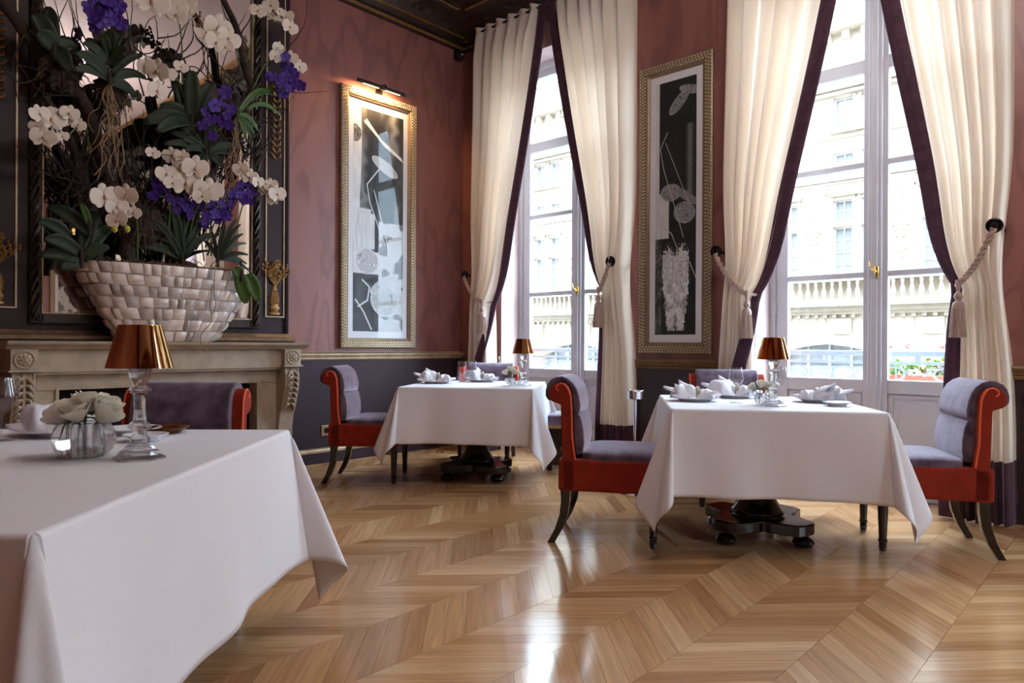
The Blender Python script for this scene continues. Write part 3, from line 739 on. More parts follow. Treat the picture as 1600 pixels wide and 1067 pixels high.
# own balcony railings
for c, lab in zip(WIN_C, ('outside the window by the room corner', 'outside the window behind the nearer table', 'outside the third window', 'outside the fourth window')):
    rl = thing('balcony_railing', 'grey wrought iron balcony railing with ovals ' + lab, 'railing', (c, 0.78, 0))
    bx(-1.05, 1.05, -.03, .03, 1.03, 1.075).build('handrail', 'grey_iron', rl, bevel=.006)
    bx(-1.05, 1.05, -.015, .015, .965, .99).build('rail', 'grey_iron', rl)
    bx(-1.05, 1.05, -.015, .015, .80, .82).build('rail', 'grey_iron', rl)
    bx(-1.05, 1.05, -.015, .015, .10, .13).build('rail', 'grey_iron', rl)
    for x in (-1.03, -.55, -.18, .18, .55, 1.03): bx(x - .02, x + .02, -.018, .018, .99, 1.03).build('spacer', 'grey_iron', rl)
    for x in (-1.03, 1.03): bx(x - .018, x + .018, -.018, .018, 0, 1.03).build('post', 'grey_iron', rl)
    for x in (-.75, -.37, 0, .37, .75):
        MB().tube([(x + .085 * math.cos(t), 0, .892 + .055 * math.sin(t)) for t in np.linspace(0, 2 * PI, 25)], .010, 6, False).build('oval', 'grey_iron', rl, True)
        sm = MB()
        for fl in (-1, 1):
            sm.tube([(x + fl * (.10 + .07 * u), 0, .892 + .05 * math.sin(u * 6) * (1 - u)) for u in np.linspace(0, 1, 12)], .007, 5)
        sm.build('scroll', 'grey_iron', rl, True)
        for t in (-.12, 0, .12): bx(x + t - .008, x + t + .008, -.008, .008, .13, .80).build('baluster', 'grey_iron', rl)
    struct(bx(c - 1.15, c + 1.15, 0.45, 0.92, -0.2, -0.02).build('balcony_slab', 'facade'))
# geranium box on the railing of the second window
gb = thing('geranium_box', 'terracotta window box hung outside the railing of the nearer window', 'planter', (4.45, 0.98, 0.74))
MB().prism([(-.08, 0), (.08, 0), (.10, .14), (-.10, .14)], -.38, .38, 'x').build('box', 'terracotta', gb, bevel=.008)
for hx in (-.28, .28):
    MB().tube([(hx, -.09, .10), (hx, -.13, .22), (hx, -.15, .342), (hx, -.20, .345), (hx, -.235, .33), (hx, -.24, .28)], .007, 6).build('hook', 'grey_iron', gb, True)
rnd = random.Random(3)
leafm = MB().lathe([(0, 0.004), (.016, .0), (.024, .006)], 8).mesh('leaf', 'geranium_leaf', True)
for k in range(7):
    g = thing('geranium_plant', 'pink geranium with bright green leaves growing in the terracotta window box', 'plant', (4.12 + k * .11, 0.98 + rnd.uniform(-.03, .03), .88), 0, 'geraniums in the window box')
    st = MB()
    for i in range(5):
        a = rnd.uniform(0, 6.3); st.tube([(0, 0, -.01), (.03 * math.cos(a), .03 * math.sin(a), .06), (.07 * math.cos(a), .07 * math.sin(a), rnd.uniform(.08, .16))], .003, 5)
    st.build('stem', 'stem', g)
    for i in range(22):
        o = bpy.data.objects.new('leaf', leafm); COL.objects.link(o); o.parent = g
        o.location = (rnd.uniform(-.08, .08), rnd.uniform(-.07, .07), rnd.uniform(.0, .13)); o.rotation_euler = (rnd.uniform(-.9, .9), rnd.uniform(-.9, .9), rnd.uniform(0, 6)); s = rnd.uniform(.8, 1.5); o.scale = (s, s, s)
    for i in range(2):
        c_ = (rnd.uniform(-.06, .06), rnd.uniform(-.05, .05), rnd.uniform(.16, .24)); fm = MB()
        for j in range(9):
            fm.lathe([(0, -.008), (.011, -.002), (.009, .008), (0, .011)], 6, (c_[0] + rnd.uniform(-.022, .022), c_[1] + rnd.uniform(-.022, .022), c_[2] + rnd.uniform(-.014, .014)))
        fm.tube([(c_[0] * .3, c_[1] * .3, .02), (c_[0], c_[1], c_[2])], .0025, 4)
        fm.build('flower_head', 'geranium', g, True)
# ------------------------------------------------------------------ chandelier (hangs above the middle of the room, seen in the mirror)
ch = thing('chandelier', 'brass chandelier with candle bulbs reflected in the mirror', 'chandelier', (4.9, -2.9, 4.05))
MB().tube([(0, 0, 0.74), (0, 0, 0.15)], 0.012, 8).build('chain_rod', 'brass', ch, True)
MB().lathe([(0, -.22), (.03, -.2), (.05, -.12), (.03, -.05), (.06, .02), (.03, .1), (.02, .16), (0, .17)], 16).build('hub', 'brass', ch, True)
for k in range(10):
    a = 2 * PI * k / 10; ca, sa = math.cos(a), math.sin(a)
    arm = MB().tube([(.04 * ca, .04 * sa, 0), (.2 * ca, .2 * sa, -.10), (.36 * ca, .36 * sa, -.06), (.42 * ca, .42 * sa, .03)], .009, 6)
    arm.lathe([(0, 0), (.035, .01), (.03, .02), (.012, .025), (.012, .10), (0, .10)], 10, (.42 * ca, .42 * sa, .02)); arm = arm.build('arm', 'brass', ch, True)
    MB().lathe([(0, 0), (.02, .012), (.03, .04), (.022, .07), (0, .10)], 10, (.42 * ca, .42 * sa, .12)).build('bulb', 'flame_bulb', arm, True)

# ------------------------------------------------------------------ curtains
ZT = 4.42
def curtain(label, xo, xc, side, hold_z, zw=1.55, seed=0, ww=0.30, foot=0.46, bandin=0.0):
    # xo: outer edge, xc: where the leading edges meet; side +1 = panel spreads from xo towards +x
    t = thing('curtain', label, 'curtain', (0, 0, 0))
    r = random.Random(seed); npl = 6.5
    phs = [r.uniform(-.5, .5) for _ in range(40)]
    full = abs(xc - xo) - 0.05
    def width(z):
        if z >= zw:
            f = ((z - zw) / (ZT - zw)) ** 0.74
            return ww + (full - ww) * f
        f = (zw - z) / zw
        return ww + (foot - ww) * (1 - (1 - f) ** 2)
    def outer(z):
        d = abs(z - zw - 0.1)
        return 0.06 * math.exp(-(d / 0.5) ** 2) + (-0.03 * max(0, (zw - z) / zw))
    def pt(u, z):
        wv = width(z); x = xo + side * (outer(z) + wv * u)
        k = int(u * npl); ph = u * npl * 2 * PI + 0.6 * math.sin(u * 5 + seed)
        g = math.exp(-((z - zw) / 0.35) ** 2)
        amp = 0.056 + 0.018 * math.sin(u * 13 + seed * 2) + 0.008 * g
        if z > ZT - 0.28: amp *= 0.45 + 0.55 * (ZT - z) / 0.28
        wob = 0.25 * math.sin(z * 1.3 + seed + u * 4)
        y = -0.16 + amp * (math.sin(ph + wob) + 0.25 * math.sin(2 * ph + 1.1 + wob)) - 0.02 * g
        x += side * 0.010 * math.cos(ph + wob)
        if u < 0.07: f_ = (0.07 - u) / 0.07; y = y * (1 - f_ ** .7) - 0.012 * f_ ** .7     # the outer edge returns to the wall
        return (x, y, z)
    zs = list(np.linspace(ZT - .03, 0.40, 70))
    MB().grid(lambda u, v: pt(u, ZT - .03 + (0.40 - ZT + .03) * v), 130, 72).build('drape', 'curtain', t, True, 180)
    MB().grid(lambda u, v: pt(u, 0.40 + (0.012 - 0.40) * v), 110, 8).build('velvet_hem', 'velvet_band', t, True, 180)
    # pinch pleat heading: little ruffle above the gathers
    MB().grid(lambda u, v: (pt(u, ZT - .03)[0] , -0.16 + (pt(u, ZT - .03)[1] + .16) * (1.0 - .55 * math.sin(v * PI)) , ZT - .03 + .08 * v), 130, 6).build('heading', 'curtain', t, True, 180)
    # velvet band along the leading edge: a padded strip with a stitched seam
    def band(u, v):
        z = ZT + 0.02 + (0.012 - ZT - 0.02) * v
        zz = min(z, ZT - .03)
        f_ = min(1, max(0, (zw - z) / 0.8)) * bandin; fs = f_ * f_ * (3 - 2 * f_) if f_ < 1 else 1
        x = xo + side * (outer(zz) + width(zz) * (1 - f_)); y = (pt(0.985, zz)[1] * 0.35 - 0.16 * 0.65) * (1 - min(1, 3 * f_)) + (-0.262) * min(1, 3 * f_)
        a = 2 * PI * u
        bw = 0.058 * (1 - 0.35 * math.exp(-((z - zw) / 0.25) ** 2))
        c, s = math.cos(a), math.sin(a)
        dent = 1 - 0.45 * math.exp(-((c - 0.15) / 0.12) ** 2)
        return (x + side * (0.02 + bw * c), y - 0.022 * s * dent, z)
    MB().grid(band, 28, 60, True).build('velvet_band', 'velvet_band', t, True, 60)
    return t, pt, width, outer
def tieback(label, hlabel, hx, hz, side, wx, wz):
    # holdback boss on the wall, rope to the gathered waist, tassel
    h = thing('curtain_holdback', hlabel, 'holdback', (hx, -0.002, hz))
    MB().lathe([(0, 0), (.03, 0), (.03, -.012), (.012, -.02), (.01, -.22), (.02, -.23), (0, -.23)], 14, axis='y').build('bracket', 'black_metal', h, True)
    MB().lathe([(0, -.225), (.040, -.225), (.047, -.237), (.045, -.255), (.036, -.258), (.03, -.25), (.018, -.264), (0, -.266)], 24, axis='y').build('boss', 'black_metal', h, True)
    t = thing('rope_tieback', label, 'tieback', (0, 0, 0))
    A = Vector((hx, -.262, hz - .02)); B = Vector((wx, -.285, wz))
    path = []
    for i in range(40):
        f = i / 39; p = A.lerp(B, f); p.z -= 0.05 * math.sin(PI * f); p.y -= .015 * math.sin(PI * f); path.append(p)
    tan = (B - A).normalized(); n1 = tan.orthogonal().normalized(); n2 = tan.cross(n1)
    for ph in (0, PI):
        pts = [p + (n1 * math.cos(i * .95 + ph) + n2 * math.sin(i * .95 + ph)) * .011 for i, p in enumerate(path)]
        MB().tube(pts, .0105, 6).build('rope_strand', 'rope', t, True)
    # the rope's hidden return behind the gathered cloth
    C = Vector((wx, -.07, wz)); D = Vector((hx, -.05, hz - .02))
    MB().tube([B, (B + C) / 2 + Vector((side * .03, 0, 0)), C, C.lerp(D, .5), D], .012, 6).build('rope_return', 'rope', t, True)
    MB().lathe([(0, .03), (.016, .025), (.018, 0), (.012, -.03), (.010, -.05), (.02, -.062), (.026, -.08), (.018, -.098), (.014, -.106), (.03, -.118), (.036, -.14), (.034, -.158), (0, -.158)], 16, tuple(B)).build('tassel_head', 'rope', t, True)
    sk = MB()
    for k in range(36):
        a = 2 * PI * k / 36; ca, sa = math.cos(a), math.sin(a); rr = .034 + .004 * math.sin(k * 5)
        sk.tube([(B.x + rr * .9 * ca, B.y + rr * .9 * sa, B.z - .15), (B.x + rr * 1.1 * ca, B.y + rr * 1.1 * sa, B.z - .24), (B.x + rr * 1.28 * ca, B.y + rr * 1.28 * sa, B.z - .335)], .0042, 4)
    sk.lathe([(.028, -.15), (.033, -.33), (0, -.33)], 16, tuple(B))
    sk.build('tassel_skirt', 'tassel', t, True)
cdef = [
 (0.30, 1.32, 1, 'cream curtain with plum velvet edge nearest the room corner', 0.30, 0.60, 1.55, 0.27, 0.40),
 (2.285, 1.35, -1, 'cream curtain with plum velvet edge left of the tall framed print on the window wall', 2.16, 2.06, 1.60, 0.15, 0.30),
 (3.15, 4.16, 1, 'cream curtain with plum velvet edge right of the tall framed print on the window wall', 3.16, 3.43, 1.50, 0.22, 0.34),
 (5.06, 4.18, -1, 'cream curtain with plum velvet edge behind the light purple chair', 4.98, 4.80, 1.50, 0.20, 0.34),
 (5.92, 6.93, 1, 'cream curtain with plum velvet edge starting the third window', 5.93, 6.2, 1.5, 0.27, 0.4),
 (7.96, 6.95, -1, 'cream curtain with plum velvet edge ending the third window', 7.95, 7.68, 1.5, 0.27, 0.4),
 (8.69, 9.70, 1, 'cream curtain with plum velvet edge starting the fourth window', 8.70, 8.97, 1.5, 0.27, 0.4),
 (10.73, 9.72, -1, 'cream curtain with plum velvet edge ending the fourth window', 10.72, 10.45, 1.5, 0.27, 0.4)]
tw = ['by the room corner', 'left of the tall print on the window wall', 'right of the tall print on the window wall', 'behind the light purple chair', 'at the start of the third window', 'at the end of the third window', 'at the start of the fourth window', 'at the end of the fourth window']
for i, (xo, xc, sd, lab, hx, wx, wz, ww, ft) in enumerate(cdef):
    t, pt, wd, ou = curtain(lab, xo, xc, sd, 1.85, wz, i + 1, ww, ft, .5 if i in (0, 2) else 0.0)
    tieback('twisted silk rope tieback with tassel ' + tw[i], 'round black curtain holdback ' + tw[i], hx, 1.85, sd, wx, wz)
for i, c in enumerate(WIN_C):
    rod = thing('curtain_rod', 'curtain rod above ' + ['the window by the room corner', 'the window behind the nearer table', 'the third window', 'the fourth window'][i], 'curtain rod', (c - .03, -0.15, 4.43))
    MB().tube([(-1.12, 0, 0), (1.1, 0, 0)], .012, 8).build('rod', 'black_metal', rod, True)
    for x in (-1.0, 0, 1.0): bx(x - .01, x + .01, 0, .148, -.01, .01).build('bracket', 'black_metal', rod)
    MB().tube([(-1.15 , .028 * math.cos(a), -.03 + .028 * math.sin(a)) for a in np.linspace(0, 2 * PI, 17)], .005, 5, False).build('curtain_ring', 'brass', rod, True)
cc = thing('security_camera', 'small dark dome security camera in the upper room corner', 'camera', (0.06, -0.12, 4.29))
bx(-.06, .02, -.03, .03, -.03, .06).build('mount', 'black_metal', cc, bevel=.006)
MB().lathe([(0, -.06), (.02, -.055), (.035, -.035), (.04, -.01), (.04, .02), (0, .02)], 16, (.03, 0, 0)).build('dome', 'dark_wood', cc, True)
MB().lathe([(0, -.008), (.009, -.004), (.009, .004), (0, .006)], 8, (.065, -.015, -.01)).build('lens', 'porcelain', cc, True)

# ------------------------------------------------------------------ framed prints
def smooth(a, b, x): return np.clip((x - a) / (b - a), 0, 1) ** 2 * (3 - 2 * np.clip((x - a) / (b - a), 0, 1))
def vnoise(nx, ny, cx_, cy_, seed):
    rs = np.random.RandomState(seed); g = rs.rand(cy_ + 2, cx_ + 2)
    X, Y = np.meshgrid(np.linspace(0, cx_, nx), np.linspace(0, cy_, ny)); xi = X.astype(int); yi = Y.astype(int); fx_ = X - xi; fy_ = Y - yi
    fx_ = fx_ * fx_ * (3 - 2 * fx_); fy_ = fy_ * fy_ * (3 - 2 * fy_)
    return (g[yi, xi] * (1 - fx_) + g[yi, xi + 1] * fx_) * (1 - fy_) + (g[yi + 1, xi] * (1 - fx_) + g[yi + 1, xi + 1] * fx_) * fy_
def seg(X, Y, asp, pts, w_):
    d = np.full(X.shape, 9.0)
    for (x0, y0), (x1, y1) in zip(pts, pts[1:]):
        ax, ay, bx_, by = x0, y0 * asp, x1, y1 * asp
        L2 = (bx_ - ax) ** 2 + (by - ay) ** 2 + 1e-9
        t_ = np.clip(((X - ax) * (bx_ - ax) + (Y * asp - ay) * (by - ay)) / L2, 0, 1)
        d = np.minimum(d, np.hypot(X - ax - t_ * (bx_ - ax), Y * asp - ay - t_ * (by - ay)))
    return np.clip(1.6 - d / w_, 0, 1)
def blob(X, Y, asp, cx_, cy_, rx, ry, ang=0):
    dx, dy = X - cx_, (Y - cy_) * asp; c, s = math.cos(ang), math.sin(ang)
    return np.hypot((dx * c + dy * s) / rx, (-dx * s + dy * c) / ry)
def paint(kind, nx, ny, asp):                          # X: 0..1 left to right, Y: 0..1 top to bottom; an abstract monochrome print
    X, Y = np.meshgrid(np.linspace(0, 1, nx), np.linspace(0, 1, ny))
    n1 = vnoise(nx, ny, 8, 30, 1 + kind); n2 = vnoise(nx, ny, 40, 140, 5 + kind); n3 = vnoise(nx, ny, 90, 20, 9 + kind)
    scr = lambda k: np.abs(np.sin((X * 31 + Y * asp * 27) + 9 * vnoise(nx, ny, 9, 30, k) * 6))
    if kind == 0:
        g = 0.80 + 0.1 * n1
        ed = 0.13 + 0.02 * np.sin(Y * 9)
        dr = 0.10 + 0.34 * np.abs(np.sin(X * 9.5 - Y * 1.6 + 1.2 * n1)) ** 2.2
        m_ = smooth(ed, ed + .01, X) * (Y < .51 - .06 * (X < .35)); g = g * (1 - m_) + dr * m_
        m_ = np.clip((.17 - np.abs(X - .40 - .10 * np.sin(Y * 4))) * 12, 0, 1) * (Y < .64); g = g * (1 - m_) + 0.02 * m_
        m_ = np.clip(1.2 - np.abs(X - .86 + .5 * (Y - .2)) / .10, 0, 1) * (Y > .18) * (Y < .5); g = g * (1 - m_) + .08 * m_
        m_ = ((X < .42) & (Y > .47) & (Y < .63)); g = np.where(m_, .72 + .2 * n3, g)
        m_ = (Y > .74) & (X < .62); g = np.where(m_, .07 + .16 * n1, g)
        m_ = (X > .5) & (Y > .5); g = np.where(m_, .82 - .35 * (n1 > .62) - .15 * n2, g)
        for (a, b, c_, d_, an, lo) in ((.62, .245, .30, .10, .45, .8), (.27, .685, .24, .22, 0, .9), (.62, .86, .30, .26, .5, .85), (.62, .78, .34, .1, -.5, .9)):
            q = blob(X, Y, asp, a, b, c_, d_, an); m_ = np.clip((1 - q) * 14, 0, 1); v_ = np.clip(.25 + .7 * scr(int(a * 90)) ** .6, 0, 1) * lo; v_ = np.maximum(v_, np.clip(1 - np.abs(q - .93) * 9, 0, 1)); g = g * (1 - m_) + v_ * m_
        for pts, w_ in (([(.22, .06), (.55, .13), (.95, .19)], .018), ([(.25, .05), (.6, .145), (.98, .20)], .012), ([(.5, .26), (.26, .34), (.32, .42), (.62, .60)], .008), ([(.40, .36), (.7, .62)], .006), ([(.18, .77), (.32, .80), (.28, .86), (.10, .89)], .012), ([(.05, .86), (.2, .91), (.36, .99)], .012)):
            m_ = seg(X, Y, asp, pts, w_); g = g * (1 - m_) + .9 * m_
        m_ = blob(X, Y, asp, .03, .12, .12, .14) < 1; g = np.where(m_, .15 + .4 * n2, g)
    else:
        g = .035 + .07 * n1
        g = np.where((X < .10) & (Y < .5), .75 + .1 * n1, g)
        g = np.where((X < .34 - .15 * (Y < .46)) & (Y > .44) & (Y < .62), .68 + .2 * n3, g)
        m_ = np.clip(1.2 - np.abs(X - .85) / .10, 0, 1) * (Y > .18) * (Y < .5); g = g * (1 - m_) + (.12 + .35 * scr(4)) * m_
        for (a, b, c_, d_, an, lo) in ((.58, .09, .34, .13, -.8, .75), (.85, .05, .28, .10, .3, .8), (.38, .44, .26, .2, 0, .8), (.72, .525, .27, .24, .3, .8), (.75, .46, .42, .09, .6, .75)):
            q = blob(X, Y, asp, a, b, c_, d_, an); m_ = np.clip((1 - q) * 14, 0, 1); v_ = np.clip(.15 + .6 * scr(int(a * 90) + 3) ** .7, 0, 1) * lo; v_ = np.maximum(v_, np.clip(.8 - np.abs(q - .94) * 9, 0, 1)); g = g * (1 - m_) + v_ * m_
        for (xc, tilt) in ((.36, .05), (.66, -.05)):    # two pale upright ribbed forms
            wv = .155 + .05 * np.sin((Y - .66) * 13) + .05 * (n2 - .5); cx2 = xc + tilt * np.sin((Y - .7) * 6) - .25 * tilt
            m_ = np.clip((wv - np.abs(X - cx2)) * 30, 0, 1) * smooth(.665, .70, Y + .05 * n2 - .35 * np.abs(X - xc) ** 1.5) * (Y < .985)
            v_ = np.clip(.42 + .30 * n2 + .28 * np.abs(np.sin(X * 60 + 5 * n1 + Y * 4)) * (Y < .8) + .3 * np.abs(np.sin(Y * 34 + 6 * (X - xc) ** 2 * 9 + 2 * n1)) * (Y >= .8), 0, 1); g = g * (1 - m_) + v_ * m_
        g = np.where((X < .16) & (Y > .62), .12 + .45 * n2 * n1, g)
        for pts, w_ in (([(.30, .20), (.12, .26), (.2, .34), (.7, .62)], .008), ([(.25, .24), (.85, .5)], .006), ([(.10, .56), (.4, .60), (.55, .66), (.58, .76)], .01), ([(.85, .72), (1.0, .78)], .012)):
            m_ = seg(X, Y, asp, pts, w_); g = g * (1 - m_) + .7 * m_
    return np.clip(g, 0, 1)
def print_mat():
    m, nt, p = nodes_of('print_ink'); a = nt.nodes.new('ShaderNodeAttribute'); a.attribute_name = 'ink'
    nt.links.new(a.outputs['Color'], p.inputs['Base Color']); p.inputs['Roughness'].default_value = 0.6; return m
M['ink'] = print_mat()
def picture(name, label, kind, W, Hh, mtx, lamp):
    # built facing -y in its own frame: x right, z up, y = 0 on the wall
    t = thing(name, label, 'picture'); t.matrix_world = mtx
    fw = 0.098
    prof = [(0, 0), (0, .035), (.012, .042), (.072, .042), (.078, .034), (.088, .030), (.098, .018), (.098, 0)]
    def ring(prof_, w0, h0):
        m = MB(); n = len(prof_)
        cs = [(-1, 0), (1, 0), (1, 1), (-1, 1)]
        for (sx, tz) in cs:
            for (d, y) in prof_:
                m.v.append((sx * (w0 / 2 - d), -y, d if tz == 0 else h0 - d))
        for c in range(4):
            for i in range(n - 1):
                a = c * n + i; b = ((c + 1) % 4) * n + i
                m.f.append((a, b, b + 1, a + 1))
        return m
    ring(prof, W, Hh).build('frame', 'frame_gilt', t, True, 30)
    st = MB(); stud = [(-.5, -.5, 0), (.5, -.5, 0), (.5, .5, 0), (-.5, .5, 0), (0, 0, 1)]
    def add_stud(x, z, sx, sz):
        s_ = .0068
        st.add([(x - sx, -.0415, z - sz), (x + sx, -.0415, z - sz), (x + sx, -.0415, z + sz), (x - sx, -.0415, z + sz), (x - sx * .45, -.052, z - sz * .45), (x + sx * .45, -.052, z - sz * .45), (x + sx * .45, -.052, z + sz * .45), (x - sx * .45, -.052, z + sz * .45)],
               [(4, 5, 6, 7), (0, 1, 5, 4), (1, 2, 6, 5), (2, 3, 7, 6), (3, 0, 4, 7)])
    for col in range(3):
        d = .016 + .0205 * col
        nz = int((Hh - 2 * d) / .029)
        for i in range(nz + 1):
            z = d + (Hh - 2 * d) * i / nz
            for s in (-1, 1): add_stud(s * (W / 2 - d), z, .0075, .0095)
        nx_ = int((W - 2 * d) / .029)
        for i in range(1, nx_):
            x = -W / 2 + d + (W - 2 * d) * i / nx_
            for z in (d, Hh - d): add_stud(x, z, .0095, .0075)
    st.build('stud_row', 'stud', t)['kind'] = 'stuff'
    bx(-W / 2 + .09, W / 2 - .09, -.012, -.006, .09, Hh - .09).build('mat_board', 'passepartout', t)
    pw, ph = W - 2 * .155, Hh - 2 * .165
    nx, ny = 120, 420
    g = paint(kind, nx, ny, ph / pw)
    vs = [(-pw / 2 + pw * i / (nx - 1), -.0135, .165 + ph * (1 - j / (ny - 1))) for j in range(ny) for i in range(nx)]
    fs = [(j * nx + i, (j + 1) * nx + i, (j + 1) * nx + i + 1, j * nx + i + 1) for j in range(ny - 1) for i in range(nx - 1)]
    me = bpy.data.meshes.new('print'); me.from_pydata(vs, [], fs); me.materials.append(M['ink'])
    a = me.attributes.new('ink', 'FLOAT_COLOR', 'POINT'); gg = (np.clip(g * 1.1 - .04, 0, 1) ** 1.8 * .86 + .008).reshape(-1)
    tint = np.stack([gg * 1.0, gg * .985, gg * .98, np.ones_like(gg)], 1); a.data.foreach_set('color', tint.reshape(-1).tolist())
    o = bpy.data.objects.new('print', me); COL.objects.link(o); o.parent = t
    bx(-W / 2 + .09, W / 2 - .09, -.020, -.018, .09, Hh - .09).build('glass', 'pic_glass', t)
    if lamp:
        lm = thing('picture_light', lamp, 'lamp'); lm.matrix_world = mtx @ Matrix.Translation((0, 0, Hh))
        MB().tube([(-.34, -.13, .035), (.22, -.13, .035)], .017, 12).build('shade_tube', 'black_metal', lm, True)
        MB().tube([(0, -.002, .02), (0, -.06, .09), (0, -.11, .08), (0, -.13, .045)], .008, 8).build('arm', 'black_metal', lm, True)
        bx(-.04, .04, -.012, 0, -.02, .06).build('back_plate', 'black_metal', lm, bevel=.003)
        for x in (-.13, .13): bx(x - .15, x + .03, -.138, -.122, .0165, .0185).build('lamp_strip', 'bulb', lm)
        for x in (-.13, .13):
            ld = bpy.data.lights.new('picture_light_glow', 'AREA'); ld.shape = 'RECTANGLE'; ld.size = .18; ld.size_y = .015; ld.energy = 7.0; ld.color = (1, .62, .28)
            lo = bpy.data.objects.new('picture_light_glow', ld); COL.objects.link(lo); lo.parent = lm; lo.location = (x - .06, -.13, .014); lo.rotation_euler = (math.radians(38), 0, 0)
    return t
picture('framed_print', 'tall framed black and white print under a lit picture light on the fireplace wall', 0, 0.915, 2.515, Matrix.Translation((0.0, -1.157, 1.068)) @ Matrix.Rotation(PI / 2, 4, 'Z'), 'slim black picture light glowing over the print on the fireplace wall')
picture('framed_print', 'tall narrow framed black and white print between the two windows', 1, 0.70, 2.52, Matrix.Translation((2.669, 0.0, 1.037)), None)
# a third print at the far end of the room, seen in the mirror
picture('framed_print', 'framed print on the far end wall seen only in the mirror', 0, 0.9, 2.5, Matrix.Translation((RX, -0.72, 1.04)) @ Matrix.Rotation(-PI / 2, 4, 'Z'), 'picture light over the print on the far end wall')
# ------------------------------------------------------------------ chairs
def make_chair():
    # faces +y, origin on the floor under the seat centre
    t = thing('dining_chair', 'x', 'chair', (0, 0, 0), 0, 'plum and rust velvet dining chairs')
    W = 0.265
    bx(-W, W, -.245, .31, .30, .475).build('seat_apron', 'orange', t, bevel=.012)
    def cush(u, v):
        a = 2 * PI * u; c, s = math.cos(a), math.sin(a); e = 0.35
        X = math.copysign(abs(c) ** e, c); Y = math.copysign(abs(s) ** e, s)
        if v < .35: k = .985; z = .472 + v / .35 * .028
        else:
            f = (v - .35) / .65; k = .985 * math.cos(f * PI / 2) ** .55 if f < 1 else 0; z = .50 + .032 * math.sin(f * PI / 2)
        return (X * W * k, 0.09 + Y * .22 * k, z)
    MB().grid(cush, 48, 16, True).build('seat_cushion', 'velvet', t, True, 60)
    rear = [(-.245, .30), (-.25, .50), (-.258, .70), (-.262, .775)]
    scr = [(-.285, .785), (-.318, .792), (-.338, .812), (-.340, .842), (-.328, .868), (-.300, .888), (-.262, .898), (-.222, .890), (-.192, .868)]
    frt = [(-.178, .83), (-.172, .74), (-.168, .60), (-.155, .50), (-.15, .30)]
    sq = lambda L_: [((-.19 + (y_ + .19) * .72) if y_ < -.19 else y_, z_) for y_, z_ in L_]
    rear, scr = [(y_ + .012, z_) for y_, z_ in rear], scr
    rear, scr = sq(rear), sq(scr)
    shell = MB().prism(rear + scr + frt, -W, W, 'x').build('back_shell', 'orange', t, True, 50, bevel=.006)
    inner = [(-.152, .49)] + frt[3::-1][:1] + [(-.168, .60), (-.172, .74), (-.178, .83)] + scr[::-1][:-1]
    outer = [(-.36, .795), (-.378, .818), (-.380, .85), (-.366, .885), (-.338, .912), (-.296, .927), (-.25, .930), (-.205, .918), (-.170, .893), (-.150, .860), (-.137, .82), (-.128, .77), (-.132, .735), (-.142, .722), (-.130, .708), (-.118, .67), (-.110, .62), (-.108, .56), (-.115, .505)]
    outer = sq(outer)
    MB().prism(inner + outer, -W + .045, W - .045, 'x').build('back_pad', 'velvet', t, True, 50, bevel=.010, bseg=3)
    for s in (-1, 1):
        MB().tube([(s * W, -.245, .850), (s * W, -.258, .862), (s * W, -.255, .880), (s * W, -.235, .893), (s * W, -.212, .888), (s * W, -.194, .866), (s * W, -.180, .83), (s * W, -.174, .74), (s * W, -.170, .60), (s * W, -.157, .50), (s * W, -.152, .475)], .0055, 6).build('piping', 'piping', shell, True)
    for s in (-1, 1):
        MB().lathe([(.030, .31), (.029, .28), (.020, .075), (.019, .068), (.024, .064), (.024, .052), (.018, .048), (.021, .03), (.017, .004), (0, .004)], 12, (s * .22, .27, 0)).build('leg', 'dark_wood', t, True)
        pts = [(-.21, .31), (-.208, .24), (-.218, .16), (-.246, .08), (-.29, 0)]
        m = MB(); vs = []
        for i, (y, z) in enumerate(pts):
            h = .024 - .006 * i / 4; yw = .026 - .006 * i / 4
            vs += [(s * .22 - h, y - yw, z), (s * .22 + h, y - yw, z), (s * .22 + h, y + yw, z), (s * .22 - h, y + yw, z)]
        fs = [(4 * i + a, 4 * i + (a + 1) % 4, 4 * i + 4 + (a + 1) % 4, 4 * i + 4 + a) for i in range(4) for a in range(4)] + [(0, 1, 2, 3), (19, 18, 17, 16)]
        m.add(vs, fs).build('leg', 'dark_wood', t, True, 50, bevel=.004)
    return t
chair0 = make_chair(); used = [False]
def place_chair(x, y, face, label):                    # face: direction the sitter looks, in degrees from +x
    o = chair0 if not used[0] else copy_tree(chair0)
    used[0] = True
    o.location = (x, y, 0); o.rotation_euler = (0, 0, math.radians(face) - PI / 2); o['label'] = label
place_chair(3.355, -2.01, 30, 'rust and plum velvet chair in full profile, drawn up to the nearer table')
place_chair(4.76, -0.925, 208, 'rust chair with pale shimmering plum backrest beside the cream curtain, facing the nearer table')
place_chair(3.46, -0.62, -57, 'plum and orange chair behind the nearer table, only the top of its back showing')
place_chair(0.935, -1.95, 40, 'rust and plum velvet chair in profile against the plum wainscot')
place_chair(1.00, -0.60, -54, 'plum velvet chair behind the table in the corner, mostly hidden by it')
place_chair(2.60, -4.19, -46, 'dark plum chair with orange sides between the fireplace and the long white table')
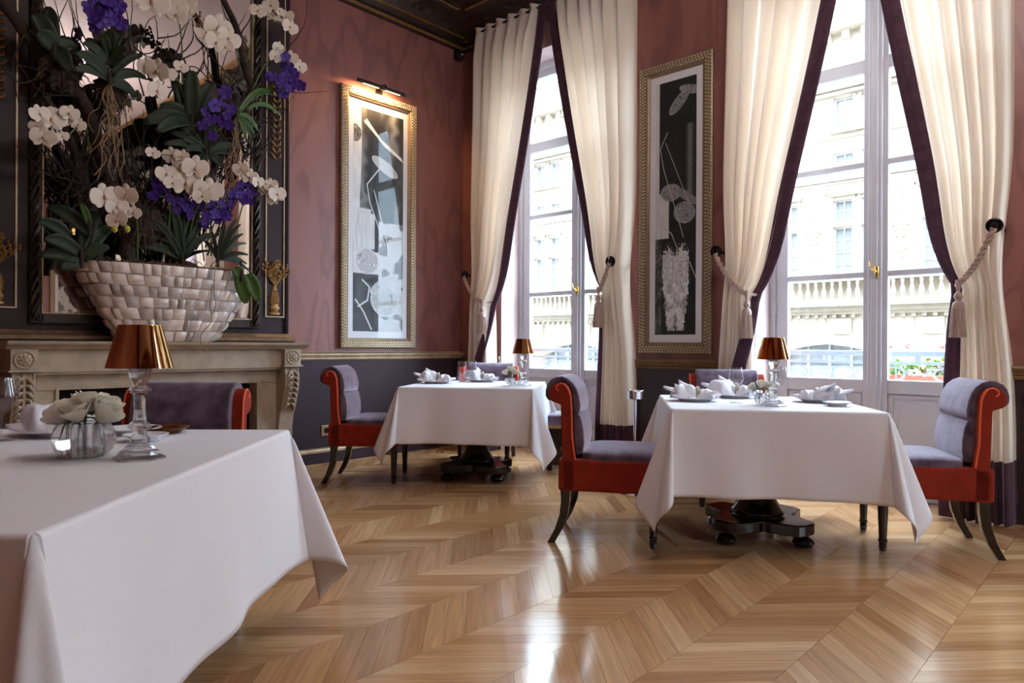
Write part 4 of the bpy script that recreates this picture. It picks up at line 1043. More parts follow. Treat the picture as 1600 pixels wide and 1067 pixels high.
# low stool beside the corner window
st = thing('upholstered_stool', 'low plum velvet stool with gold key-pattern braid beside the corner window', 'stool', (1.80, -0.38, 0), math.radians(42))
bx(-.20, .20, -.18, .18, .05, .38).build('base', 'dark_wood', st, bevel=.006)
bx(-.205, .205, -.185, .185, .372, .402).build('braid', 'gilt', st, bevel=.003)
def scush(u, v):
    a = 2 * PI * u; c, s = math.cos(a), math.sin(a); X = math.copysign(abs(c) ** .4, c); Y = math.copysign(abs(s) ** .4, s)
    k = 1.02 if v < .4 else 1.02 * math.cos((v - .4) / .6 * PI / 2) ** .5
    return (X * .203 * k, Y * .183 * k, .40 + .07 * min(1, v / .4) + (.035 * math.sin(max(0, v - .4) / .6 * PI / 2)))
MB().grid(scush, 40, 14, True).build('cushion', 'velvet', st, True, 60)
for sx in (-1, 1):
    for sy in (-1, 1): MB().lathe([(0, 0), (.018, 0), (.024, .03), (.02, .055), (0, .055)], 10, (sx * .17, sy * .15, 0)).build('foot', 'dark_wood', st, True)
for k in range(4):
    x = -.15 + .1 * k
    MB().add([(x - .03, -.1815, .2), (x, -.1815, .15), (x + .03, -.1815, .2), (x, -.1815, .25), (x, -.188, .2)], [(0, 1, 4), (1, 2, 4), (2, 3, 4), (3, 0, 4)]).build('diamond_inlay', 'gilt', st)

# ------------------------------------------------------------------ pedestal tables and cloths
def make_table(label, x, y, ang, a, b, legs4=False):
    t = thing('pedestal_table', label, 'table', (x, y, 0), math.radians(ang))
    bx(-a, a, -b, b, .735, .7735).build('table_top', 'dark_wood', t, bevel=.005)
    MB().lathe([(.16, .735), (.15, .71), (.07, .66), (.055, .6), (.06, .5), (.055, .42), (.066, .34), (.08, .28), (.105, .215), (.135, .17), (.15, .158), (.152, .148), (.145, .138), (.15, .128), (0, .128)], 28).build('column', 'dark_wood', t, True)
    pts = []
    for q in range(4):
        for f in np.linspace(-PI / 4, PI / 4, 13)[:-1]:
            c = abs(f) / (PI / 4)
            r = .335 if c < .32 else .335 - .145 * ((c - .32) / .68) ** .6
            if c < .32: r = .335 / max(.2, math.cos(f)) * .98
            an = q * PI / 2 + PI / 4 + f
            pts.append((r * math.cos(an), r * math.sin(an)))
    MB().prism(pts, .068, .132, 'z').build('plinth', 'dark_wood', t, bevel=.008)
    for q in range(4):
        an = q * PI / 2 + PI / 4
        MB().lathe([(.022, .07), (.024, .062), (.052, .046), (.06, .028), (.05, .008), (.03, .001), (0, .001)], 16, (.29 * math.cos(an), .29 * math.sin(an), 0)).build('bun_foot', 'dark_wood', t, True)
    return t
def make_cloth(label, x, y, ang, a, b, d, seed=0, flare=.10, zt=.7765, swing=0.25, ripples=1.0, near=1.0):
    r = random.Random(seed); N = 26; n1, n2 = 40, 40
    def coords(h, n):
        o_ = [0, .0015, .004, .007, .010, .013, .016, .019] + list(np.linspace(.025, d, N)); return [-h - k_ for k_ in o_[::-1]] + [-h + .004] + list(np.linspace(-h + .02, h - .02, n)) + [h - .004] + [h + k_ for k_ in o_]
    us, vs_ = coords(a, n1), coords(b, n2)
    rr = .012
    ph = [r.uniform(0, 6.28) for _ in range(8)]
    def pos(u, v):
        su, sv = (1 if u > 0 else -1), (1 if v > 0 else -1)
        du, dv = max(abs(u) - a, 0), max(abs(v) - b, 0)
        if du == 0 and dv == 0: return (u, v, zt)
        def drop(L):                                   # rounded table edge, then hang
            if L < rr * PI / 2: th = L / rr; return rr * math.sin(th), rr * (1 - math.cos(th))
            return rr, rr + L - rr * PI / 2
        if dv == 0 or du == 0:
            L = du + dv; o_, z_ = drop(L); f = L / d
            s_ = v if dv == 0 else u; hs = b if dv == 0 else a; side = (0 if su > 0 else 1) if dv == 0 else (2 if sv > 0 else 3)
            rip = ripples * f * (.016 * math.sin(s_ * 9 + ph[side]) + .011 * math.sin(s_ * 17 + ph[side + 4]))
            e = max(0, (abs(s_) - (hs - .35)) / .35) ; rip += .03 * f * e * e
            o_ += f * flare * .35 + rip; z_ -= .02 * f * flare
            return (su * (a + o_), v, zt - z_) if dv == 0 else (u, sv * (b + o_), zt - z_)
        rho = math.hypot(du, dv); phi = math.atan2(dv, du) / (PI / 2)
        o_, z_ = drop(rho); f = rho / d
        # the corner hangs as an open, softly folded cone that ends in a point
        e = 1 - abs(2 * phi - 1)                       # 0 on the sides, 1 on the diagonal
        side0 = f * flare * .35 + .03 * f
        sw_ = swing * (near if sv < 0 else 1.0)
        k = sw_ * rho * (abs(math.sin(2 * PI * phi)) ** 1.2 + .25 * e)     # two ridges with the point hanging between them
        R_ = rr * min(1, f * 9) + side0 + k
        an = phi * PI / 2 - .25 * math.sin(phi * 2 * PI)
        hz = z_ * math.sqrt(max(.2, 1 - (sw_ * e) ** 2 * .8))
        return (su * (a + R_ * math.cos(an)), sv * (b + R_ * math.sin(an)), zt - hz)
    m = MB(); nu, nv = len(us), len(vs_)
    m.v = [pos(u, v) for v in vs_ for u in us]
    m.f = [(j * nu + i, j * nu + i + 1, (j + 1) * nu + i + 1, (j + 1) * nu + i) for j in range(nv - 1) for i in range(nu - 1)]
    o = m.build('tablecloth', 'linen', None, True, 180)
    s_ = o.modifiers.new('thick', 'SOLIDIFY'); s_.thickness = .0018; s_.offset = -1
    o.location = (x, y, 0); o.rotation_euler = (0, 0, math.radians(ang))
    # laundry mark printed along the hem by one corner
    for i, (w0, h_) in enumerate(((.009, .012), (.004, .009), (.009, .008), (.006, .008), (.010, .009), (.008, .009), (.010, .01))):
        q0 = b + d - .05 - i * .0135
        ps = [Vector(pos(a + d - t2, q0 - t1)) for t1, t2 in ((0, .010), (w0, .010), (w0, .010 + h_), (0, .010 + h_))]
        nrm = (ps[1] - ps[0]).cross(ps[2] - ps[0]).normalized() * .0016
        MB().add([q + nrm for q in ps] + [q - nrm * 2.4 for q in ps], [(0, 1, 2, 3), (7, 6, 5, 4), (0, 1, 5, 4), (1, 2, 6, 5), (2, 3, 7, 6), (3, 0, 4, 7)]).build('laundry_mark', 'black_ink', o)
    return tag(o, label, 'tablecloth')
TA = (4.00, -1.41, 33.5); TB = (1.52, -1.26, 35); 
FA = 44.0; ca, sa = math.cos(math.radians(FA)), math.sin(math.radians(FA))
FH, FL = 0.728, 0.76                                    # half depth along the view, half width across
fcx, fcy = 3.27 - FL * ca + FH * sa, -4.006 - FL * sa - FH * ca
TF = (fcx, fcy, FA)
make_table('black pedestal table under the nearer square white cloth', *TA, .515, .515)
make_table('black pedestal table under the white cloth in the room corner', *TB, .51, .51)
make_table('black pedestal table under the long white cloth by the fireplace', *TF, FL - .01, FH - .01)
make_cloth('square white cloth over the table nearer the large window', *TA, .522, .522, .455, 3, swing=.20)
make_cloth('white cloth over the small table in the room corner', *TB, .518, .518, .44, 5, swing=.20)
fcl = make_cloth('large white cloth over the long table by the fireplace', *TF, FL, FH, .50, 8, swing=.24, ripples=.6, near=.25)

def smooth_path(pts, n=6):
    pts = [Vector(p) for p in pts]; out = []
    ext = [pts[0] * 2 - pts[1]] + pts + [pts[-1] * 2 - pts[-2]]
    for i in range(1, len(ext) - 2):
        p0, p1, p2, p3 = ext[i - 1:i + 3]
        for k in range(n):
            t = k / n
            out.append(0.5 * ((2 * p1) + (p2 - p0) * t + (2 * p0 - 5 * p1 + 4 * p2 - p3) * t * t + (3 * p1 - p0 - 3 * p2 + p3) * t ** 3))
    out.append(pts[-1]); return out
# ------------------------------------------------------------------ table settings
def on(T, px=None, local=None):
    a_ = math.radians(T[2]); return (T[0] + local[0] * math.cos(a_) - local[1] * math.sin(a_), T[1] + local[0] * math.sin(a_) + local[1] * math.cos(a_))
TZ = .7767
def lamp(label, x, y, z=TZ, rz=0.0, s=1.0):
    t = thing('candle_lamp', label, 'lamp', (x, y, z), rz); t.scale = (s, s, s)
    # cut crystal candlestick: stepped hexagonal foot, faceted baluster, cup
    MB().lathe([(.072, 0), (.074, .006), (.060, .014), (.056, .024), (.044, .030), (.038, .040), (.026, .047)], 6).build('foot', 'crystal', t)
    MB().lathe([(.0, .047), (.026, .047), (.028, .062), (.020, .075), (.022, .088), (.034, .096), (.030, .106), (.020, .114), (.016, .15), (.018, .192), (.026, .200), (.036, .208), (.026, .216), (.018, .222), (.022, .232), (.030, .246), (.034, .272), (.040, .286), (.030, .286), (.024, .262), (0, .258)], 8).build('stem', 'crystal', t)
    MB().lathe([(.018, .262), (.030, .30), (.036, .34), (.034, .342), (.028, .302), (.016, .266)], 20).build('candle_cup', 'wineglass', t, True)
    MB().lathe([(0, .262), (.016, .262), (.016, .30), (0, .302)], 14).build('candle', 'porcelain', t, True)
    MB().lathe([(.092, .275), (.0935, .275), (.060, .402), (.0585, .402), (.092, .277)], 40).build('shade', 'amber', t, True)
    MB().lathe([(.0585, .4015), (.058, .404), (.04, .404), (.04, .402)], 24).build('shade_rim', 'brass', t, True)
    return t
def plate(label, x, y, r=.15, group=None, m='porcelain', z=TZ):
    t = tag(MB().lathe([(0, .004), (r * .55, .004), (r * .6, .001), (r * .62, .005), (r * .75, .014), (r, .021), (r * 1.002, .0235), (r * .75, .018), (r * .6, .009), (0, .008)], 48).build('plate', m, None, True, loc=(x, y, z)), label, 'plate', group)
    return t
def napkin(label, x, y, rz, s=1.0, seed=0, z=TZ + .012):
    t = thing('napkin', label, 'napkin', (x, y, z), math.radians(rz))
    r = random.Random(seed)
    def lobe(m, cx_, cy_, rx, ry, rzz, npl, ph, lift=0.0):
        def f(u, v):
            az = 2 * PI * u; el = v * PI * .5
            pl = 1 + .11 * math.sin(npl * az + ph + 3 * v) + .08 * math.sin((npl + 3) * az + 2.1 * ph - 2 * v) + .04 * math.sin(11 * az - ph + 5 * v)
            rad = math.cos(el) ** .6 * (pl if v < .98 else 1)
            zz = math.sin(el) * (1 + .22 * math.sin(3 * az + ph) * math.cos(el)) + .10 * math.sin(5 * az + ph * 2) * math.sin(2 * el)
            return ((cx_ + rx * rad * math.cos(az)) * s, (cy_ + ry * rad * math.sin(az)) * s, (.004 + lift + rzz * max(0, zz)) * s)
        m.grid(f, 40, 12, True)
    def tip(m, ang, L, Wd, h0, h1, x0=0.0):
        ca_, sa_ = math.cos(ang), math.sin(ang)
        def f(u, v):
            t_ = 2 * u - 1; wd = Wd * (1 - v) ** .55 * (1 - .2 * math.sin(v * PI)); z_ = h0 + (h1 - h0) * v ** 1.4 + .014 * (1 - v) * math.cos(t_ * PI) - .012 * t_ * t_
            lx, ly = .02 + L * v, wd * t_
            return ((x0 + lx * ca_ - ly * sa_) * s, (lx * sa_ + ly * ca_) * s, max(.004, z_ * s))
        m.grid(f, 9, 10)
    m = MB(); q = seed * 1.3
    lobe(m, -.062, 0, .062, .062, .072, 4, q); lobe(m, .055, .004, .045, .05, .048, 5, q + 2); lobe(m, -.03, .03, .05, .045, .055, 3, q + 4)
    tip(m, PI - .25 + .2 * math.sin(q), .145, .075, .035, .065); tip(m, PI + .45, .125, .065, .02, .026); tip(m, PI - .75, .11, .06, .03, .075)
    tip(m, .3 * math.sin(q), .12, .045, .02, .03); tip(m, -.6, .09, .04, .02, .045); tip(m, 2.2 + .3 * math.sin(q), .09, .05, .06, .10)
    o = m.build('folded_linen', 'napkin', t, True, 180)
    so = o.modifiers.new('thick', 'SOLIDIFY'); so.thickness = .0022
    rg = MB().grid(lambda u, v: (.012 * s + (.010 * math.cos(2 * PI * v)) * s, (.024 + .006 * math.sin(2 * PI * v)) * math.cos(2 * PI * u) * s, (.036 + (.026 + .006 * math.sin(2 * PI * v)) * math.sin(2 * PI * u)) * s), 24, 9, True)
    rg.build('napkin_ring', 'bead', t, True)
    return t
def wine_glass(label, x, y, h=.20, r=.04, stemless=False, z=TZ):
    if stemless: prof = [(0, .003), (r * .75, .003), (r * .95, h * .25), (r, h * .5), (r * .82, h), (r * .80, h), (r * .97, h * .5), (r * .9, h * .25), (r * .6, .012), (0, .012)]
    else: prof = [(0, .001), (r * .85, .001), (r * .85, .003), (r * .2, .008), (.0035, .02), (.0032, h * .40), (.008, h * .43), (r * .6, h * .50), (r * .97, h * .64), (r, h * .70), (r * .74, h), (r * .725, h), (r * .98, h * .70), (r * .94, h * .645), (r * .55, h * .515), (0, h * .46)]
    return tag(MB().lathe(prof, 32).build('wine_glass' if not stemless else 'tumbler', 'wineglass', None, True, 60, loc=(x, y, z)), label, 'glass')
def rose(label, x, y, z, s, tilt, az, stem_len, group, seed, foot=None):
    t = thing('rose', label, 'rose', (x, y, z), 0, group); t.rotation_euler = (tilt * math.sin(az), -tilt * math.cos(az), 0)
    t.rotation_euler = Euler((0, tilt, az), 'XYZ')
    r = random.Random(seed); m = MB()
    for layer, (n, rad, ht, fl) in enumerate(((3, .009, .040, .05), (3, .015, .043, .12), (4, .021, .042, .22), (5, .0265, .037, .42))):
        for k in range(n):
            a0 = 2 * PI * k / n + layer * .6 + r.uniform(-.15, .15); wd = 1.15 if layer < 2 else 1.0
            def pet(u, v, a0=a0, rad=rad, ht=ht, fl=fl, wd=wd):
                an = a0 + (u - .5) * 2 * wd * (.5 + .5 * math.sin(v * PI * .55))
                q = .25 + .75 * math.sin(v * PI / 2); rr_ = rad * q + fl * rad * .9 * max(0, v - .55) ** 1.3 * (1 - .5 * (2 * u - 1) ** 2)
                zz = ht * v * (1 - .25 * (2 * u - 1) ** 2 * v) - .25 * fl * ht * max(0, v - .7)
                return (rr_ * math.cos(an) * s, rr_ * math.sin(an) * s, zz * s)
            m.grid(pet, 7, 6)
    m.build('bloom', 'rose', t, True, 180)
    if foot:                                           # stem bends from the bloom down through the neck of the vase
        inv = (Matrix.Translation((x, y, z)) @ t.rotation_euler.to_matrix().to_4x4()).inverted()
        ft = Vector(foot); nk = Vector((ft.x * .6 + x * .4, ft.y * .6 + y * .4, ft.z + (z - ft.z) * .72))
        MB().tube(smooth_path([inv @ q_ for q_ in (Vector((x, y, z)), nk, ft)], 4), .0042, 6).build('stem', 'stem', t, True)
    else: MB().tube([(0, 0, .004), (.003, .002, -stem_len * .5), (0, 0, -stem_len)], .003, 6).build('stem', 'stem', t, True)
    sp = MB()
    for k in range(5):
        a = 2 * PI * k / 5; sp.tube([(0, 0, 0), (.012 * math.cos(a) * s, .012 * math.sin(a) * s, .002), (.024 * math.cos(a) * s, .024 * math.sin(a) * s, -.006)], [.004, .003, .001], 5)
    sp.build('sepal', 'stem', t, True)
    return t
def vase(label, x, y, r=.052, h=.072, z=TZ, hole=.42):
    t = thing('crystal_vase', label, 'vase', (x, y, z))
    pr = [(0, 0), (r * .62, 0), (r * .88, h * .16), (r, h * .42), (r * .98, h * .66), (r * .80, h * .94), (r * .72, h), (r * hole * 1.1, h), (r * hole, h * .96), (r * hole, h * .14), (0, h * .12)]
    MB().lathe(pr, 10, a0=.2).build('cut_crystal_block', 'crystal', t)
    return t
# --- long table by the fireplace
HALF = {'A': (TA, .522, .522), 'B': (TB, .518, .518), 'F': (TF, FL, FH)}
def on_top(tb, x, y, r):                               # keep a thing of radius r on its table
    T, ha, hb = HALF[tb]; a_ = math.radians(T[2]); c, s_ = math.cos(a_), math.sin(a_)
    u, v = (x - T[0]) * c + (y - T[1]) * s_, -(x - T[0]) * s_ + (y - T[1]) * c
    u = max(-ha + r + .012, min(ha - r - .012, u)); v = max(-hb + r + .012, min(hb - r - .012, v))
    return T[0] + u * c - v * s_, T[1] + u * s_ + v * c
P = on
def F(px_, py_, z=.778): # point on a table top seen at a given place
    r, v = px_ - 800.0, 540.0 - py_
    r, v = (r - v * ROLL) / F_PX, (v + r * ROLL) / F_PX
    d = Vector((-math.sin(TH) + math.cos(TH) * r, math.cos(TH) + math.sin(TH) * r, v)); q = CAM + d * ((z - CAM.z) / d.z); return q.x, q.y
x, y = F(218, 716); lamp('amber-shaded crystal candle lamp on the long table by the fireplace', x, y, rz=math.radians(58), s=.93)
x, y = F(132, 712); vase('round cut crystal vase of cream roses on the long table', x, y, .082, .098)
VX, VY = x, y
vw = Vector((-math.sin(TH), math.cos(TH), 0)); vr = Vector((math.cos(TH), math.sin(TH), 0))
for k, (dx, dz, dd, tl, az) in enumerate(((-.040, .098, -.01, .85, PI + .74), (.0, .104, -.03, .45, -.83), (.040, .100, .0, .75, .74), (-.012, .122, .025, .12, 1.5), (.026, .112, .04, .4, .9))):
    q = Vector((x, y, TZ)) + vr * dx + vw * dd; lab = ['open cream rose leaning out over the left rim of the round vase', 'cream rose bud at the front of the round vase', 'cream rose leaning out over the right rim of the round vase', 'tallest cream rose at the back of the round vase', 'cream rose tucked behind the tall one in the round vase'][k]
    rose(lab, q.x, q.y, TZ + dz, 1.5, tl, az, .0, 'roses on the long table', k, foot=(x + vr.x * dx * .55 + vw.x * .01 * k - vw.x * .02, y + vr.y * dx * .55 + vw.y * .01 * k - vw.y * .02, TZ + .016))
x, y = F(100, 679); x, y = on_top('F', x, y, .135); plate('white dinner plate under the napkin on the long table', x, y, .135); napkin('pale lilac-white folded napkin on the long table', x, y, 38, 1.2, 4, TZ + .014)
x, y = F(205, 677); x, y = on_top('F', x, y, .10); plate('white side plate behind the roses on the long table', x, y, .10)
x, y = F(262, 676); x, y = on_top('F', x, y, .075); plate('small glossy amber brown plate beside the candle lamp on the long table', x, y, .075, m=mat('amber_glazed_plate', rgb(120, 66, 26), .12, .5))
x, y = F(228, 688); x, y = on_top('F', x, y, .07); plate('small clear saucer beside the candle lamp on the long table', x, y, .07, m='porcelain')
x, y = F(3, 688); wine_glass('wine glass at the edge of the long table', x, y, .21, .046)
# --- nearer table
def LA(px_, py_): return F(px_, py_)
lampA = F(1208, 634); lamp('gold-shaded crystal candle lamp on the nearer square table', *lampA, rz=.3, s=.93)
vxy = F(1191, 632); vase('small crystal vase with cream roses on the nearer square table', *vxy, .046, .066)
for k, (dx, dz, dd, tl, az) in enumerate(((-.015, .095, -.01, .4, -.7), (.02, .09, .0, .6, .7), (-.035, .082, .02, .8, 3.6))):
    q = Vector((vxy[0], vxy[1], 0)) + vr * dx + vw * dd
    rose(['cream rose facing the room in the small vase on the nearer table', 'cream rose beside the lamp in the small vase on the nearer table', 'half-hidden cream rose low in the small vase on the nearer table'][k], q.x, q.y, TZ + dz, 1.0, tl, az, .07, 'roses on the nearer table', k + 11)
x, y = F(1086, 626); x, y = on_top('A', x, y, .145); plate('white dinner plate on the near left corner of the nearer table', x, y, .145); napkin('white napkin through a beaded ring on the near left plate of the nearer table', x, y, 36, 1.12, 2)
x, y = F(1142, 617); y -= .10; x += .05; x, y = on_top('A', x, y, .145); plate('white dinner plate at the back of the nearer table by the hidden chair', x, y, .145); napkin('tall white napkin on the back plate of the nearer table', x, y, 30, 1.25, 5)
x, y = F(1285, 628); x, y = on_top('A', x, y, .145); plate('white dinner plate at the lamp end of the nearer table facing the pale plum chair', x, y, .145); napkin('white napkin on the plate facing the pale plum chair', x, y, 200, 1.1, 7)
x, y = F(1308, 634); x, y = on_top('A', x, y, .075); plate('small white bread plate at the front edge of the nearer table', x, y, .075)
x, y = F(1150, 629); wine_glass('stemmed wine glass standing before the lamp on the nearer table', x, y, .205, .042)
x, y = F(1219, 626); wine_glass('stemmed wine glass half behind the lamp on the nearer table', x, y, .205, .042)
# --- corner table
lB = F(817, 601.5); lamp('small gold-shaded crystal candle lamp on the corner table', *lB, rz=.5, s=.94)
vB = F(797, 601.5); vase('small crystal vase of white flowers on the corner table', *vB, .05, .06)
for k, (dx, dz, tl, az) in enumerate(((-.025, .085, .5, 3.6), (.0, .11, .2, 1), (.03, .09, .5, .5))):
    q = Vector((vB[0], vB[1], 0)) + vr * dx
    rose(['white bloom leaning to the plates in the corner table vase', 'white bloom standing tallest in the corner table vase', 'white bloom leaning to the lamp in the corner table vase'][k], q.x, q.y, TZ + dz, 1.1, tl, az, .07, 'flowers on the corner table', k + 21)
x, y = F(680, 598.5); x, y = on_top('B', x, y, .15); plate('white dinner plate at the end of the corner table nearest the fireplace', x, y, .15); napkin('white napkin piled on the corner table plate nearest the fireplace', x, y, 42, 1.2, 1)
x, y = F(755, 595.5); x, y = on_top('B', x, y, .15); plate('white dinner plate at the back of the corner table', x, y, .15); napkin('white napkin through a ring at the back of the corner table', x, y, 40, 1.15, 9)
x, y = on_top('B', *F(722, 597), .05); wine_glass('tumbler beside the orange candle glass on the corner table', x, y, .185, .045, True)
x, y = on_top('B', *F(738, 596.5), .05); wine_glass('tumbler in front of the plum chair on the corner table', x, y, .185, .045, True)
x, y = on_top('B', *F(722, 595.2), .05)
tag(MB().lathe([(0, 0), (.026, 0), (.028, .03), (.030, .10), (.028, .128), (.024, .13), (0, .125)], 16).build('candle_glass', 'red_glass', None, True, loc=(x, y, TZ)), 'orange red candle glass behind the tumblers on the corner table', 'candle')
# bag stand between the tables
bs = thing('ashtray_stand', 'slim chrome pedestal stand with a round dish between the two tables', 'stand', (2.86, -0.93, 0))
MB().lathe([(0, 0), (.11, 0), (.11, .008), (.03, .016), (.012, .02), (.012, .70), (.02, .705), (.062, .71), (.064, .77), (.060, .77), (.058, .72), (0, .718)], 28).build('pedestal', 'chrome', bs, True)
MB().tube([(.064 * math.cos(a), .064 * math.sin(a), .77) for a in np.linspace(0, 2 * PI, 33)], .003, 6, False).build('dish_rim', 'chrome', bs, True)

x, y = F(478, 760, 0.0)
fs_ = thing('door_stop', 'tiny dark knob on the parquet by the red chair at the wainscot', 'door stop', (x, y, 0))
MB().lathe([(0, 0), (.017, 0), (.018, .006), (.010, .012), (.012, .024), (.008, .030), (0, .031)], 12).build('knob', 'black_metal', fs_, True)
# ------------------------------------------------------------------ bowl of orchids on the mantel
BC = Vector((0.272, -3.262, 1.1165)); BH = 0.55
def bowl_pt(an, h, off=0.0):
    g = h ** .72; a_, b_ = .31 + .335 * g + off, .105 + .095 * g + off
    c, s = math.cos(an), math.sin(an); e = .85
    return Vector((b_ * math.copysign(abs(c) ** e, c), a_ * math.copysign(abs(s) ** e, s), h * BH))
bowl = thing('orchid_bowl', 'large boat-shaped bowl clad in mother-of-pearl tiles standing on the mantel', 'bowl', tuple(BC))
def bowl_core(u, v):
    an = 2 * PI * u
    if v < .72: return bowl_pt(an, v / .72, -.004)
    p = bowl_pt(an, max(.35, 1 - (v - .72) / .28 * .65), -.02); return p
cm = MB().grid(bowl_core, 72, 18, True); n0 = 72
cm.f.append(tuple(range(72))[::-1]); cm.f.append(tuple(range(17 * 72, 18 * 72)))
cm.build('core', 'bowl', bowl, True)
rb = random.Random(21); rows = 7
ws = []
for r in range(rows):
    h0, h1 = r / rows, (r + 1) / rows
    n = 22 + r * 2; acc = [rb.uniform(.6, 1.5) for _ in range(n)]; tot = sum(acc); an = rb.uniform(0, .4)
    # equal arc length stepping round the boat outline
    K = 720; pts = [bowl_pt(2 * PI * i / K, (h0 + h1) / 2) for i in range(K + 1)]
    cum = [0]
    for i in range(K): cum.append(cum[-1] + (pts[i + 1] - pts[i]).length)
    def ang_at(L):
        L = L % cum[-1]; i = int(np.searchsorted(cum, L)); return 2 * PI * i / K
    L = rb.uniform(0, .2)
    for k in range(n):
        dL = cum[-1] * acc[k] / tot
        a0, a1 = ang_at(L + .0012), ang_at(L + dL - .0012)
        if a1 < a0: a1 += 2 * PI
        hh0, hh1 = h0 + .006 + rb.uniform(-.012, .012) * (r > 0), h1 - .006 + rb.uniform(-.012, .012) * (r < rows - 1)
        bul = rb.uniform(.008, .02); lift = rb.uniform(.0, .008)
        m = MB().grid(lambda u, v: bowl_pt(a0 + (a1 - a0) * u, max(0, min(1, hh0 + (hh1 - hh0) * v)), lift + bul * (1 - (2 * u - 1) ** 2) * (1 - (2 * v - 1) ** 2 * .8)), 5, 4)
        m.build('pearl_tile', 'pearl', bowl, True, 180)
        L += dL
# --- parts of plants
def flower_mesh(kind):
    m = MB()
    def petal(ang, L, W, cup, x0=0.0, rnd=1.0):
        d = Vector((0, math.cos(ang), math.sin(ang))); n = Vector((0, -math.sin(ang), math.cos(ang)))
        def f(u, v):
            v = .06 + .94 * (1 - math.cos(PI * v)) / 2
            s = 2 * u - 1; wv = W * math.sqrt(max(0, 1 - (2 * v - 1) ** 2)) * (.82 + .3 * v)
            return d * (L * v) + n * (wv * s) + Vector((x0 + cup * (v * v * .6 - .25 * s * s), 0, 0))
        m.grid(f, 7, 10)
    if kind == 'white':
        petal(PI / 2, .95, .30, .25, -.08); petal(PI / 2 + 2.45, .92, .28, .25, -.08); petal(PI / 2 - 2.45, .92, .28, .25, -.08)
        petal(.16, 1.0, .60, .20, .03); petal(PI - .16, 1.0, .60, .20, .03)
    else:
        for k in range(5): petal(PI / 2 + k * 2 * PI / 5, 1.0, .44, .3)
    return m.mesh('petals', kind + '_petal', True, 180)
FM = {k: flower_mesh(k) for k in ('white', 'purple')}
lipm = MB().lathe([(0, -.10), (.07, -.05), (.11, .05), (.07, .17), (0, .2)], 8, (.10, 0, -.14)).mesh('lip', 'pink_lip', True)
plip = MB().lathe([(0, -.05), (.13, .02), (.1, .2), (0, .26)], 7, (.08, 0, -.06)).mesh('lip', 'purple_petal', True)
rf = random.Random(77)
TOCAM = Vector((0.90, -0.40, -0.05)).normalized()
def add_flower(root, kind, p, R, spread=.5):
    d = (TOCAM + Vector((rf.uniform(-.2, .2), rf.uniform(-spread, spread), rf.uniform(-spread, spread * .7)))).normalized()
    o = bpy.data.objects.new('flower', FM[kind]); COL.objects.link(o); o.parent = root
    q = d.to_track_quat('X', 'Z') @ Euler((rf.uniform(-.35, .35), 0, 0)).to_quaternion()
    o.location = Vector(p) - root.location; o.rotation_mode = 'QUATERNION'; o.rotation_quaternion = q; o.scale = (R, R, R)
    l = bpy.data.objects.new('lip', lipm if kind == 'white' else plip); COL.objects.link(l); l.parent = o
def spray(kind, label, xp, base, fl, buds=(), k=1.0):
    b = at(base[0], base[1], base[2])
    t = thing(kind + '_orchid_spray', label, 'orchid', tuple(b), 0, kind + ' orchids in the bowl')
    ps = []
    for i, (px_, py_, rp) in enumerate(fl):
        p = at(px_, py_, xp + rf.uniform(-.05, .05)); R = rp * k * (CAM - p).length / F_PX * .98; ps.append((p, R))
    cps = [p - TOCAM * .03 for p, R in sorted(ps, key=lambda e: (e[0] - b).length)]
    path = smooth_path([b, b.lerp(cps[0], .5) + Vector((.03, 0, .08))] + cps[::2] + ([cps[-1]] if len(cps) % 2 == 0 else []), 4)
    MB().tube([q - b for q in path], [.006 - .003 * i / len(path) for i in range(len(path))], 6).build('stem', 'stem', t, True)
    for p, R in ps: add_flower(t, kind, p, R)
    for (px_, py_, rp) in buds:
        p = at(px_, py_, xp); R = rp * (CAM - p).length / F_PX
        MB().lathe([(0, -R), (R * .6, -R * .5), (R * .8, 0), (R * .55, R * .6), (0, R)], 8, tuple(p - b)).build('bud', 'bud', t, True)
W_ = 'white moth orchid spray '
spray('white', W_ + 'cut by the top edge above the middle of the arrangement', .50, (285, 130, .3), [(238, 2, 22), (262, 8, 25), (285, 4, 19), (276, 23, 13), (298, 18, 10)])
spray('white', W_ + 'drooping below the top edge towards the right branch', .50, (375, 110, .3), [(322, 52, 17), (340, 44, 20), (338, 66, 16), (357, 60, 17), (352, 74, 12)])
spray('white', W_ + 'arching over the gilt panel line at the top right', .42, (385, 100, .3), [(403, 17, 12), (423, 8, 12), (436, 17, 9), (427, 25, 9), (447, 27, 12), (453, 42, 12)])
spray('white', W_ + 'just above the violet cluster against the rose-brown wall', .46, (390, 150, .3), [(434, 74, 9), (430, 88, 10), (441, 86, 9), (453, 91, 12), (468, 104, 11)])
spray('white', W_ + 'hanging in front of the bare twigs in the upper middle', .52, (290, 170, .3), [(232, 104, 14), (246, 110, 17), (262, 116, 12), (246, 141, 14), (283, 104, 10)])
spray('white', W_ + 'at the far left beside the mirror frame', .50, (140, 240, .3), [(62, 178, 13), (80, 186, 18), (96, 182, 16), (109, 177, 12), (68, 214, 16), (57, 196, 10), (122, 194, 10), (98, 213, 8)])
spray('white', W_ + 'small one peeking out above the central cluster', .50, (300, 300, .3), [(239, 239, 10), (268, 243, 13), (284, 244, 11), (276, 254, 9)])
spray('white', W_ + 'forming the large cluster at the centre', .56, (290, 390, .3), [(260, 272, 15), (279, 268, 16), (305, 262, 19), (290, 286, 21), (326, 297, 21), (316, 306, 14), (270, 286, 13)])
spray('white', W_ + 'reaching across the mirror frame low on the right', .50, (345, 330, .3), [(376, 264, 12), (390, 276, 13), (403, 284, 10), (415, 297, 11), (423, 289, 11), (433, 303, 14), (426, 313, 9)])
